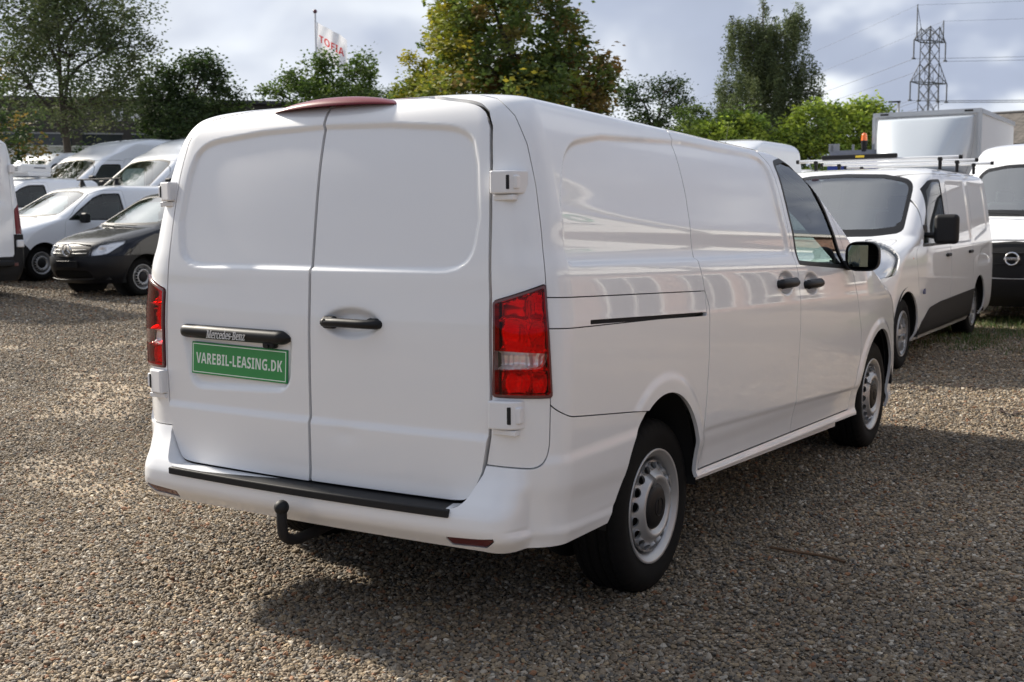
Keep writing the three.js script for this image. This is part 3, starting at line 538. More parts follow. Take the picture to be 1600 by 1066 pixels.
// ---------------------------------------------------------------- the other vehicles: same sheet-metal kit, own proportions (rear axle at z = 0, nose towards -z, then turned)
const terrain = (x, z) => { const u = Math.max(0, -x - 3); return u < 22 ? 0.0021 * u * u : 0.0021 * 22 * 22 + 0.03 * (u - 22); };
const ROWS = {
  // medium van
  medium: [[.22, .90, .93, -4.25, .12, .10, .02, .55, .40, .12], [.32, .955, .955, -4.38, .12, .10, .02, .55, .40, .12], [.45, .972, .965, -4.43, .12, .10, .02, .55, .40, .12], [.65, .978, .967, -4.44, .12, .10, .02, .52, .42, .13], [.80, .978, .967, -4.42, .12, .10, .02, .50, .44, .13],
    [.95, .974, .965, -4.33, .12, .10, .02, .48, .46, .14], [1.05, .968, .965, -4.12, .12, .10, .02, .42, .42, .15], [1.13, .962, .963, -3.80, .12, .10, .02, .36, .32, .17], [1.19, .955, .96, -3.50, .12, .10, .02, .25, .20, .18], [1.23, .948, .958, -3.34, .12, .10, .02, .16, .12, .20], [1.30, .935, .955, -3.22, .12, .10, .02, .13, .10, .20],
    [1.50, .905, .945, -2.90, .12, .10, .02, .12, .10, .20], [1.70, .872, .935, -2.58, .12, .10, .02, .12, .10, .19], [1.82, .845, .925, -2.38, .12, .10, .02, .12, .10, .18], [1.88, .81, .91, -2.22, .12, .10, .02, .14, .12, .17], [1.92, .745, .88, -2.0, .14, .12, .02, .18, .14, .15], [1.945, .63, .80, -1.7, .18, .14, .02, .2, .18, .12], [1.96, .42, .6, -1.2, .2, .18, .02, .2, .18, .08], [1.968, .2, .4, -.7, .1, .1, .02, .1, .1, .05], [1.97, 0, .2, -.3, .1, .1, .02, .1, .1, .02]],
  // large van, roof height H
  large: H => { const k = (H - 2.2) / .58; return [[.25, .93, .95, -4.35, .10, .08, .015, .5, .36, .10], [.40, 1.0, .98, -4.48, .10, .08, .015, .5, .36, .10], [.60, 1.03, .985, -4.52, .10, .08, .015, .5, .36, .10], [.85, 1.035, .985, -4.50, .10, .08, .015, .5, .36, .10], [1.05, 1.03, .985, -4.42, .10, .08, .015, .5, .36, .11], [1.15, 1.02, .985, -4.25, .10, .08, .015, .45, .34, .12], [1.27, 1.01, .985, -3.9, .10, .08, .015, .35, .26, .15], [1.36, 1.0, .985, -3.66, .10, .08, .015, .2, .15, .17],
    [1.5, .985, .98, -3.45, .10, .08, .015, .15, .11, .18], [1.8, .955, .975, -2.98, .10, .08, .015, .14, .10, .17], [2.08, .927, .97, -2.55, .10, .08, .015, .14, .10, .16], [2.2, .91, .97, -2.38, .10, .08, .015, .15, .11, .16], [2.2 + .15 * k, .91 - .015 * k, .965, -2.38 + .36 * k, .12, .1, .015, .2, .16, .15], [2.2 + .34 * k, .87, .96, -2.38 + .75 * k, .12, .1, .015, .26, .22, .14], [2.2 + .45 * k, .80, .95, -2.2 + .95 * k, .14, .12, .015, .3, .25, .12], [2.2 + .52 * k, .65, .90, -1.9 + 1.1 * k, .2, .15, .015, .3, .25, .1], [2.2 + .56 * k, .4, .7, -.4, .2, .15, .015, .2, .2, .05], [H, 0, .3, -.1, .1, .1, .01, .1, .1, .02]]; },
  // small van
  small: [[.22, .84, .68, -3.36, .14, .10, .02, .5, .34, .14], [.35, .885, .72, -3.47, .14, .10, .02, .5, .36, .14], [.55, .905, .74, -3.53, .14, .10, .02, .5, .38, .15], [.72, .912, .745, -3.50, .14, .10, .02, .48, .38, .16], [.86, .91, .745, -3.42, .14, .10, .02, .46, .38, .17], [.93, .906, .742, -3.28, .14, .10, .02, .42, .36, .18], [1.01, .90, .74, -3.02, .14, .10, .02, .36, .3, .19], [1.08, .89, .735, -2.74, .14, .10, .02, .28, .22, .20], [1.13, .88, .735, -2.53, .14, .10, .02, .18, .14, .22], [1.2, .865, .73, -2.38, .14, .10, .02, .14, .11, .22], [1.4, .82, .72, -2.0, .14, .10, .02, .13, .10, .20], [1.6, .765, .70, -1.62, .14, .10, .02, .13, .10, .18], [1.68, .73, .685, -1.45, .14, .10, .02, .14, .11, .17], [1.73, .67, .65, -1.2, .16, .12, .02, .18, .14, .14], [1.765, .56, .6, -.8, .18, .14, .02, .2, .16, .1], [1.785, .4, .5, -.4, .18, .14, .02, .18, .14, .06], [1.80, 0, .2, -.2, .1, .1, .01, .1, .1, .02]],
};
const both = f => [1, -1].map(f);
const sym = pts => [...pts, ...pts.slice().reverse().map(([x, y, r]) => [-x, y, r])].filter((p, i, a) => !(i && p[0] === 0 && a[i - 1][0] === 0));
function buildVan(veh, o) {
  const detail = o.detail ?? .03;
  let m = bodyMesh({ rows: o.rows, dv: detail, dz: .09, nr: Math.round(.8 / detail), nc: 10, ns: Math.round(4.4 / detail), nfc: 18, nf: 16, taper: o.taper ?? (z => 1 - .05 * smooth(-2.6, -4.4, z)) });
  const cut = (fn, gap = 0) => { const [a, b] = split(m, fn, gap); m = b; return a; };
  const P = o.paint;
  const press = o.press ? (x, y, z, nx, ny, nz) => { let d = 0; for (const [s, dep, w, view] of o.press) { const on = view === 'rear' ? (nz > .5) : Math.abs(nx) > .5; if (on) d -= dep * smooth(0, w, view === 'rear' ? -s(x, y) : -s(z, y)); } return d; } : undefined;
  cut((x, y, z) => Math.abs(x) > .5 ? Math.min(...o.arches.map(([cz, cy, rz, ry]) => y < cy ? Math.abs(z - cz) - rz : ell(cz, cy, rz, ry)(z, y))) : 9);
  const glassList = [], parts = [];
  if (o.windscreen) {
    const s = sdf(rounded(sym(o.windscreen.pts))), w = cut(onFront(s, o.windscreen.z)), [g, f] = split(w, onFront((u, v) => s(u, v) + (o.windscreen.border ?? .05) * (v < o.windscreen.low ? 1.8 : 1), o.windscreen.z));
    part('windscreen_frame', panel(f, { fold: .012 }), M.plastic, veh); part('windscreen', panel(g, { off: -.002, fold: 0 }), o.screenMat ?? M.screen, veh);
  }
  for (const w of o.windows ?? []) { const s = sdf(rounded(w.pts)); both(k => { const q = cut(onSide(s, k)), [g, f] = split(q, onSide((u, v) => s(u, v) + .028, k)); part('window_frame', panel(f, { fold: .02 }), M.plastic, veh); part('side_window', panel(g, { off: -.004, fold: 0 }), M.glass, veh); }); }
  for (const r of o.rear ?? []) { const q = cut((x, y, z) => z > .3 ? r.fn(x, y, z) : 9, r.gap ?? .006); part(r.name, panel(q, { fold: .02, off: r.off ?? 0, disp: r.press ? press : undefined }), r.mat ?? P, veh); }
  for (const h of o.corner ?? []) { // lamps seen diagonally, front (back -1) or rear (back 1)
    const s = sdf(rounded(h.pts)); both(k => {
      const q = cut(onCorner(s, k, h.zlim, h.back), .006);
      if (h.lamp === 'head') { const l = part('headlight', panel(q, { off: .004, fold: .03 }), M.clearlens, veh); const bowl = (x, y, z) => { let d = -.05; for (const [cu, cy, r] of h.bowls) { const e = Math.hypot((x * k - z * h.back) - cu, y - cy) / r; if (e < 1) d -= .05 * (1 - e * e); else d += .02 * Math.exp(-(((e - 1.05) / .12) ** 2)); } return d; }; part('reflector', panel(q, { disp: bowl, fold: 0 }), h.chamber ?? M.reflector, l); }
      else part(h.name, panel(q, { off: .004, fold: .02 }), h.mat, veh);
    });
  }
  const liner = clip(m, Float32Array.from({ length: m.p.length / 3 }, (_, i) => m.p[3 * i + 2]), o.cabin ?? -1.2, true);
  for (const g of o.front ?? []) { const s = sdf(rounded(sym(g.pts))); const q = cut(onFront(s, g.z), g.gap ?? .004); part(g.name, panel(q, { off: g.off ?? 0, fold: g.fold ?? .02 }), g.mat ?? P, veh); }
  for (const c of o.cladding ?? []) { const q = cut(c.fn, .003); part(c.name, panel(q, { off: .004, fold: .01 }), c.mat ?? M.softblack, veh); }
  for (const d of o.doors ?? []) { const s = sdf(rounded(d.pts)); both(k => { const q = cut(onSide(s, k), .007); parts.push(part(d.name, panel(q, { fold: .02, disp: press }), P, veh)); }); }
  part('body_shell', panel(m, { disp: press }), P, veh);
  part('cabin_lining', panel(liner, { off: -.035, fold: 0 }), M.liner, veh);
  const zs = o.arches.map(a => a[0]); const zl = Math.min(...zs);
  part('underbody', box(1.4, .16, -zl + 1.2, 0, .36, zl / 2), M.under, veh);
  for (const k of [1, -1]) for (const [cz, cy, rz, ry] of o.arches) part('wheel_arch', merge([panel(gridMesh(20, 3, (u, v) => { const a = lerp(-.25, Math.PI + .25, u); return [k * lerp(o.half - .02, .55, v), cy + (ry + .04) * Math.sin(a), cz + (rz + .04) * Math.cos(a)]; }), { fold: 0 }), new THREE.CircleGeometry(.46, 24).rotateY(Math.PI / 2).translate(k * .55, .4, cz)]), M.under, veh);
  const [kind, Rt, W, Rr] = o.wheel;
  for (const z of [0, o.wb]) for (const k of [1, -1]) addWheel(veh, kind, k * o.track, Rt - .006, z, Rt, W, Rr, z + k);
  if (o.mirror) for (const k of [1, -1]) {
    const [x, y, z, w, h, mat] = o.mirror, g = part('door_mirror', merge([box(w, h, .11, k * (x + w / 2), y, z, .045), rod([k * (x - .1), y - h * .2, z + .0], [k * (x + w / 2), y - h * .2, z], .028, .028, 8), box(.03, h * .8, .16, k * (x - .10), y - h * .25, z, .012)]), mat ?? M.softblack, veh);
    part('mirror_glass', box(w * .86, h * .86, .006, k * (x + w / 2), y, z + .056, .002), M.mirror, g);
  }
  if (o.handles) for (const k of [1, -1]) for (const [x, y, z] of o.handles) part('door_handle', box(.03, .035, .17, k * x, y, z, .012), M.softblack, veh);
  if (o.seats) { const [y, z, w] = o.seats; for (const x of [-w, w]) part('seat', merge([box(.48, .16, .5, x, y, z, .06), box(.48, .62, .14, x, y + .35, z + .27, .06), box(.25, .18, .1, x, y + .74, z + .3, .05)]), M.seat, veh); part('dashboard', box(1.5, .2, .5, 0, y + .2, z - .75, .06), M.liner, veh); part('steering_wheel', new THREE.TorusGeometry(.18, .015, 6, 28).rotateX(-.6).translate(-w, y + .34, z - .42), M.plastic, veh); part('bulkhead', box(1.36, .98, .03, 0, y + .2, z + .55), M.grey, veh); }
  return veh;
}
const mast = (x, y, z, l = .4) => merge([rod([x, y, z], [x + .02, y + l, z + l * .55], .004, .0025, 5), new THREE.CylinderGeometry(.012, .025, .05, 8).translate(x, y + .015, z)]);

// -- medium white van with roof bars, nose towards the camera, just ahead of the foreground van
{
  const v = thing('roof_rack_van', 'white van with three roof bars and black door mirror, parked nose-on beyond the foreground van', 'van', -.73, 0, -10.55, Math.PI);
  const zf = -3.5;
  buildVan(v, {
    rows: ROWS.medium, paint: M.white, detail: .022, half: .975, track: .90, wb: zf, wheel: ['cover', .335, .205, .215], cabin: -1.4,
    arches: [[zf - .02, .36, .41, .37], [.02, .36, .40, .36]],
    windscreen: { pts: [[0, 1.225], [.55, 1.235], [.80, 1.27, .05], [.715, 1.80, .12], [.4, 1.865], [0, 1.88]], z: -1.9, border: .04, low: 1.36 },
    windows: [{ pts: [[-2.98, 1.13, .03], [-2.74, 1.40], [-2.42, 1.70], [-2.22, 1.80, .06], [-1.80, 1.815, .05], [-1.77, 1.13, .03]] }],
    corner: [{ lamp: 'head', pts: [[-3.72, .84, .06], [-3.62, .98, .04], [-3.15, 1.10], [-2.78, 1.235, .03], [-2.76, 1.08, .06], [-2.95, .90, .08]], zlim: 2.8, back: -1, bowls: [[-3.2, .97, .11], [-3.5, .91, .07]] }],
    front: [{ name: 'grille', pts: [[0, .70], [.52, .72, .04], [.56, .80, .04], [0, .86]], z: -3.9, mat: M.plastic }, { name: 'lower_grille', pts: [[0, .34], [.60, .36, .05], [.55, .56, .05], [0, .58]], z: -3.9, mat: M.plastic }, { name: 'bonnet', pts: [[0, .90], [.55, .95, .03], [.76, 1.10], [.80, 1.205, .02], [0, 1.205]], z: -2.9 }],
    cladding: [{ name: 'side_cladding', fn: (x, y, z) => Math.abs(x) > .5 ? Math.max(sdf(rounded([[-3.10, .15], [-3.04, .36, .1], [-2.70, .52, .1], [-2.2, .55], [-.30, .58], [-.30, .15]]))(z, y), .265 - y) : 9 }],
    doors: [{ name: 'front_door', pts: [[-3.10, .28], [-3.12, .70], [-3.22, 1.08], [-3.02, 1.20], [-2.78, 1.44], [-2.46, 1.74], [-2.24, 1.86, .1], [-1.72, 1.87, .05], [-1.68, 1.1], [-1.68, .28]] }, { name: 'sliding_door', pts: [[-1.67, .28], [-1.67, 1.87], [-.42, 1.88], [-.42, .60], [-.44, .28]] }],
    press: [[sdf(rounded([[-1.60, 1.12, .06], [-1.58, 1.80, .08], [-.50, 1.82, .06], [-.50, 1.12, .06]])), .010, .03], [sdf(rounded([[-.34, 1.12, .06], [-.34, 1.82, .06], [.62, 1.80, .1], [.62, 1.25, .1]])), .010, .03], [sdf(rounded([[-.2, .85, .06], [.1, 1.05], [.75, 1.12, .1], [.75, .85, .1]])), .007, .05]],
    mirror: [1.02, 1.30, -2.78, .23, .29], handles: [[.985, 1.02, -1.85], [.985, 1.02, -.62]], seats: [.82, -2.1, .45],
  });
  // stickers behind the windscreen, roof bars, badge on the door
  part('windscreen_sticker', new THREE.CylinderGeometry(.075, .075, .002, 24).rotateX(Math.PI / 2).scale(1, 1.25, 1).translate(.30, 1.74, -2.36 + .0), std(lin(.10, .06, .08), .6), v).rotation.set(0, 0, 0);
  part('windscreen_sticker', new THREE.CylinderGeometry(.035, .035, .002, 20).rotateX(Math.PI / 2).scale(1.3, .8, 1).translate(-.58, 1.78, -2.27), std(lin(.7, .75, .8), .6), v);
  [-1.05, -.10, .95].forEach((z, i) => {
    const b = part('roof_bar', rod([-.92, 2.075, z], [.92, 2.075, z], .019, .019, 12), std(lin(.70, .71, .72), .3, .3), v);
    for (const k of [1, -1]) { part('bar_foot', merge([box(.035, .13, .04, k * .70, 2.005, z, .01), box(.05, .04, .055, k * .70, 2.06, z, .012)]), M.softblack, b); part('end_cap', rod([k * .90, 2.075, z], [k * .935, 2.075, z], .024, .024, 10), M.softblack, b); }
  });
  part('ladder_clamp', merge([box(.86, .05, .07, .20, 2.115, -1.05, .012)]), M.softblack, v);
  part('clamp_label', box(.10, .024, .004, .18, 2.115, -1.088, .001), std(lin(.7, .5, .03), .5), v);
  part('badge_lettering', text('dCi', font, .05, .004).rotateY(-Math.PI / 2).translate(-.985, .70, -2.98), std(lin(.02, .04, .16), .4), v);
  part('side_repeater', new THREE.SphereGeometry(.018, 10, 8).scale(.5, .8, 1.3).translate(-.945, 1.03, -3.32), M.orange, v);
  for (const k of [-1, 1]) part('wiper', rod([k * .05, 1.245, -3.50], [k * .05 + .62, 1.30, -3.33], .010, .006, 5), M.plastic, v);
}
// -- large van with dark nose behind it
{
  const v = thing('large_van', 'white large van with black grille and round badge, behind the roof rack van', 'van', .42, 0, -16.3, Math.PI);
  buildVan(v, {
    rows: ROWS.large(2.53), paint: M.white, detail: .03, half: 1.03, track: .95, wb: -3.68, wheel: ['dark', .345, .215, .215], cabin: -1.6,
    arches: [[-3.68, .38, .42, .40], [0, .38, .42, .40]],
    windscreen: { pts: [[0, 1.40], [.55, 1.41], [.86, 1.46, .06], [.74, 2.08, .12], [.4, 2.14], [0, 2.15]], z: -2.1, border: .05, low: 1.55 },
    windows: [{ pts: [[-3.05, 1.32, .03], [-2.75, 1.62], [-2.45, 2.02, .08], [-1.85, 2.04, .05], [-1.82, 1.32, .03]] }],
    corner: [{ lamp: 'head', pts: [[-3.66, .82, .04], [-3.62, 1.02, .03], [-3.0, 1.16, .08], [-2.9, .92, .06]], zlim: 3, back: -1, bowls: [[-3.2, 1.0, .12]] }],
    front: [{ name: 'grille', pts: [[0, .62], [.62, .64, .06], [.66, 1.04, .05], [0, 1.09]], z: -3.9, mat: M.plastic, off: .004 }, { name: 'front_bumper', pts: [[0, .2], [1.2, .2], [1.2, .60], [.64, .62], [0, .61]], z: -3.9, mat: M.softblack, off: .006 }, { name: 'bonnet', pts: [[0, 1.12], [.70, 1.10, .03], [.84, 1.30], [.80, 1.37, .02], [0, 1.37]], z: -3.0 }],
    doors: [{ name: 'front_door', pts: [[-3.2, .3], [-3.25, .9], [-3.22, 1.28], [-2.80, 1.70], [-2.50, 2.1, .1], [-1.75, 2.12, .05], [-1.72, .3]] }],
    mirror: [1.08, 1.52, -2.95, .22, .38], seats: [.95, -2.3, .5],
  });
  const e = part('badge', merge([new THREE.TorusGeometry(.078, .012, 8, 40), box(.19, .034, .014, 0, 0, .004, .004)]), M.chrome, v); e.position.set(0, .87, -4.535); e.rotation.y = Math.PI;
  part('badge_lettering', text('NISSAN', font, .026, .003).rotateY(Math.PI).translate(0, .87, -4.549), M.plastic, v);
  part('chrome_strip', box(1.25, .02, .02, 0, 1.105, -4.42, .006), M.chrome, v);
  for (const y of [.70, .80, .94]) part('grille_slat', box(1.10, .02, .03, 0, y, -4.50, .006), M.softblack, v);
  part('aerial', mast(-.18, 2.30, -1.75, .34), M.plastic, v);
  part('wiper', merge([rod([-.75, 1.43, -3.60], [-.05, 1.47, -3.66], .012, .008, 5), rod([.05, 1.43, -3.66], [.72, 1.47, -3.55], .012, .008, 5)]), M.plastic, v);
}
// -- small dark van, left, nose towards the camera
const smallVan = (v, paint, o = {}) => buildVan(v, {
  rows: ROWS.small, paint, detail: o.detail ?? .024, half: .905, track: .80, wb: -2.70, wheel: ['dark', .315, .195, .205], cabin: -.9,
  arches: [[-2.70, .33, .375, .36], [0, .33, .375, .36]],
  windscreen: { pts: [[0, 1.155], [.5, 1.16], [.72, 1.19, .05], [.61, 1.60, .1], [.35, 1.655], [0, 1.665]], z: -1.25, border: .022, low: 1.22 },
  windows: [{ pts: [[-2.16, 1.09, .03], [-1.85, 1.30], [-1.50, 1.52], [-1.28, 1.595, .05], [-.86, 1.61, .04], [-.80, 1.08, .03]] }],
  doors: [{ name: 'front_door', pts: [[-2.22, .28], [-2.26, .75], [-2.22, 1.06], [-1.90, 1.34], [-1.52, 1.58], [-1.28, 1.66, .06], [-.78, 1.67, .04], [-.72, .8], [-.75, .28]] }],
  mirror: [.92, 1.13, -1.88, .20, .19], handles: [[.915, .92, -.9]], seats: [.75, -1.35, .36], ...o,
});
{
  const v = thing('compact_van', 'black compact van with chrome star grille, left of the foreground van', 'van', -13.28, terrain(-13.28), -11.55, Math.PI);
  smallVan(v, M.black, {
    corner: [{ lamp: 'head', pts: [[-3.04, .67, .05], [-3.0, .79, .05], [-2.62, .92], [-2.18, .965, .05], [-2.22, .88, .04], [-2.62, .70, .06]], zlim: 2.2, back: -1, bowls: [[-2.75, .785, .075], [-2.52, .84, .055]] }],
    front: [{ name: 'grille', pts: [[0, .645], [.36, .665, .04], [.44, .72, .03], [.43, .845, .03], [0, .875]], z: -3.1, mat: M.plastic, off: -.012 }, { name: 'lower_grille', pts: [[0, .30], [.48, .32, .05], [.42, .43, .04], [0, .44]], z: -3.1, mat: M.rubber, off: -.012 }, { name: 'bonnet', pts: [[0, .895], [.50, .885, .03], [.70, 1.0], [.74, 1.12, .02], [0, 1.125]], z: -2.2 }],
    cladding: [{ name: 'front_bumper', fn: (x, y, z) => z < -2.85 ? y - (.63 + .05 * Math.abs(x)) : 9, mat: new THREE.MeshPhysicalMaterial({ color: lin(.008, .0085, .011), roughness: .42, specularIntensity: .6, side: THREE.DoubleSide }) }],
  });
  const curve = x => -3.545 + .15 * (x / .9) ** 2;
  for (const y of [.705, .765, .825]) for (const k of [1, -1]) part('grille_slat', tube([[k * .10, y, curve(.1) + .02], [k * .25, y + .004, curve(.25) + .02], [k * .40, y + .008, curve(.4) + .035]], .006, 6, 10), M.silver, v);
  part('star_badge', merge([new THREE.TorusGeometry(.10, .010, 8, 48), starGeo(.10, .012).rotateY(Math.PI / 2)]), M.chrome, v).position.set(0, .765, -3.55);
  part('plate_holder', box(.52, .11, .02, 0, .535, -3.56, .006), M.plastic, v);
  for (const k of [1, -1]) part('fog_light', new THREE.SphereGeometry(.035, 16, 10).scale(1, 1, .5).translate(k * .60, .43, -3.36), M.clearlens, v);
  part('bumper_lip', tube([[-.52, .30, -3.44], [-.3, .285, -3.52], [0, .28, -3.54], [.3, .285, -3.52], [.52, .30, -3.44]], .010, 6, 20), M.softblack, v);
  part('aerial', mast(.1, 1.735, -1.05, .30), M.plastic, v);
  part('wiper', merge([rod([-.45, 1.15, -2.50], [.1, 1.175, -2.49], .010, .007, 5), rod([.1, 1.15, -2.52], [.6, 1.18, -2.38], .010, .007, 5)]), M.plastic, v);
}
{
  const v = thing('compact_van', 'white compact van with dark lower bumper and roof bar, beside the black van', 'van', -16.55, terrain(-16.55), -12.0, Math.PI);
  smallVan(v, M.white2, {
    corner: [{ lamp: 'head', pts: [[-2.98, .70, .04], [-2.94, .82, .04], [-2.36, .955, .05], [-2.40, .80, .06], [-2.62, .70, .06]], zlim: 2.2, back: -1, bowls: [[-2.72, .79, .085], [-2.5, .84, .05]] }],
    front: [{ name: 'grille', pts: [[0, .70], [.40, .72, .03], [.42, .80, .03], [0, .83]], z: -3.1, mat: M.plastic, off: -.01 }, { name: 'bonnet', pts: [[0, .895], [.50, .885, .03], [.70, 1.0], [.74, 1.12, .02], [0, 1.125]], z: -2.2 }],
    cladding: [{ name: 'front_bumper', fn: (x, y, z) => z < -2.2 ? Math.max(y - .70 + .42 * smooth(-3.2, -2.4, z) * 0 - .0, z + 3.02 - .9 * (y - .25) * 0 - .12 + (y > .45 ? (y - .45) * .9 : 0)) : 9 }],
  });
  const b = part('roof_bar', box(1.34, .028, .05, 0, 1.905, -.72, .01), M.softblack, v);
  for (const k of [1, -1]) part('bar_foot', new THREE.CylinderGeometry(.03, .075, .12, 4).rotateY(.785).translate(k * .52, 1.835, -.72), M.softblack, b);
  part('aerial', new THREE.ConeGeometry(.035, .09, 4).rotateX(.7).translate(0, 1.775, -1.12), M.plastic, v);
  part('wiper', merge([rod([-.45, 1.15, -2.50], [.1, 1.175, -2.49], .010, .007, 5), rod([.1, 1.15, -2.52], [.6, 1.18, -2.38], .010, .007, 5)]), M.plastic, v);
}
{
  const v = thing('reefer_van', 'white small van carrying a cooling unit on its roof, behind the white compact van', 'van', -21.0, terrain(-21.0), -13.55, Math.PI);
  smallVan(v, M.white2, { detail: .035, wheel: ['dark', .315, .195, .205] });
  const u = part('cooling_unit', merge([box(1.05, .20, .80, 0, 1.98, -.85, .06), box(1.1, .1, .6, 0, 1.86, -.80, .03)]), M.whitebox, v);
  for (const y of [1.93, 1.975, 2.02]) part('vent_slat', box(.50, .020, .02, -.14, y, -1.255, .005), M.steel, u);
  part('unit_lettering', box(.006, .03, .30, -.527, 2.0, -.78), std(lin(.12, .13, .15), .6), u);
}
// -- row of high-roofed vans behind
const bigVan = (v, H, o = {}) => buildVan(v, {
  rows: ROWS.large(H), paint: M.white2, detail: .04, half: 1.03, track: .95, wb: -3.68, wheel: ['dark', .345, .215, .215], cabin: -1.6,
  arches: [[-3.68, .38, .42, .40], [0, .38, .42, .40]],
  windscreen: { pts: [[0, 1.40], [.55, 1.41], [.86, 1.46, .06], [.76, 2.08, .12], [.4, 2.14], [0, 2.15]], z: -2.1, border: .035, low: 1.5 },
  windows: [{ pts: [[-3.05, 1.32, .03], [-2.75, 1.62], [-2.45, 2.0, .08], [-1.85, 2.02, .05], [-1.82, 1.32, .03]] }],
  front: [{ name: 'grille', pts: [[0, .70], [.62, .72, .06], [.66, .98, .05], [0, 1.03]], z: -3.9, mat: M.plastic }],
  doors: [{ name: 'front_door', pts: [[-3.2, .3], [-3.25, .9], [-3.22, 1.28], [-2.80, 1.70], [-2.50, 2.1, .1], [-1.75, 2.12, .05], [-1.72, .3]] }, { name: 'sliding_door', pts: [[-1.70, .3], [-1.70, 2.16], [-.45, 2.16], [-.45, .3]] }],
  mirror: [1.08, 1.52, -2.95, .2, .36], ...o,
});
{
  const g = 'high roof vans in the back row';
  const a = thing('high_roof_van', 'high roof white van, the left one of the two domed vans behind the compact vans', 'van', -23.0, terrain(-23.0), -18.2, Math.PI, g);
  bigVan(a, 2.78); part('aerial', mast(-.3, 2.62, -1.3, .34), M.plastic, a);
  const copy = (label, x, z, grp = g, sy = 1) => { const c = a.clone(); c.name = numbered('high_roof_van'); scene.add(c); c.position.set(x, terrain(x), z); c.userData.label = label; if (grp) c.userData.group = grp; else delete c.userData.group; c.scale.y = sy; return c; };
  a.scale.y = 1.04; copy('high roof white van nearest the left edge of the foreground van, above the black van', -19.5, -17.6, g, 1.10);
  copy('white van roof with rounded top showing just over the foreground van bonnet end', -4.75, -15.6, '').userData.group = undefined;
  copy('white high van at the right edge, only its roof visible behind the black-nosed van', 1.1, -26.0, '').userData.group = undefined;
  const b = thing('low_roof_van', 'white van left of the domed vans, roof low, beside the long box body', 'van', -25.5, terrain(-25.5), -18.6, Math.PI);
  bigVan(b, 2.36); part('beacon_base', box(.12, .05, .1, .45, 2.37, -.9, .02), M.plastic, b);
}
// -- van at the left edge, seen from its rear doors
{
  const yaw = Math.atan2(.99, .12), v = thing('edge_van', 'white high van cut by the left edge, rear lamp and dark bumper visible', 'van', 0, 0, 0, 0);
  const lampPts = [[.02 - .0, 1.02], [.0, 1.60], [.09, 1.62], [.10, 1.02]];
  void lampPts;
  const dr = s => sdf(rounded([[s * .005, .62], [s * .86, .62, .05], [s * .87, 1.2], [s * .83, 2.30], [s * .80, 2.42, .08], [s * .005, 2.45]]));
  buildVan(v, {
    rows: ROWS.large(2.55), paint: M.white2, detail: .03, half: 1.03, track: .95, wb: -3.68, wheel: ['dark', .345, .215, .215], cabin: -1.6,
    arches: [[-3.68, .38, .42, .40], [0, .38, .42, .40]],
    corner: [{ name: 'tail_lamp', mat: M.redsolid, pts: [[-.075, .90, .02], [-.085, 1.38, .03], [.06, 1.48, .03], [.10, .90, .02]], zlim: .5, back: 1 }],
    rear: [{ name: 'rear_door', fn: (x, y) => dr(1)(x, y), press: true }, { name: 'rear_door', fn: (x, y) => dr(-1)(x, y), press: true }, { name: 'rear_bumper', fn: (x, y, z) => y - .98 + .36 * (Math.abs(x) < .86 ? 1 : 0), mat: M.softblack, off: .02 }],
    press: [[sdf(rounded([[.10, 1.45, .1], [.74, 1.45, .1], [.72, 2.22, .1], [.10, 2.25, .1]])), .012, .03, 'rear'], [sdf(rounded([[-.10, 1.45, .1], [-.74, 1.45, .1], [-.72, 2.22, .1], [-.10, 2.25, .1]])), .012, .03, 'rear']],
  });
  for (const k of [1, -1]) { part('door_hinge', box(.10, .14, .05, k * .88, 2.02, .985, .03), M.whiteplastic, v); part('door_hinge', box(.12, .12, .06, k * .95, .83, 1.0, .02), M.whiteplastic, v); part('bumper_reflector', box(.16, .05, .02, k * .82, .50, 1.0, .006), M.darkred, v); part('clear_lamp', box(.03, .20, .05, k * .975, 1.06, .955, .01), M.clearlens, v); }
  part('step_bumper', box(1.6, .10, .16, 0, .52, 1.02, .03), M.softblack, v);
  // rear right corner (1.0, ., 0.95) stands at (-13.65, -7.55)
  const c = Math.cos(yaw), s = Math.sin(yaw), lx = 1.0, lz = .95; v.rotation.y = yaw; v.position.set(-13.80 - (lx * c + lz * s), terrain(-14.4), -7.55 - (-lx * s + lz * c));
}
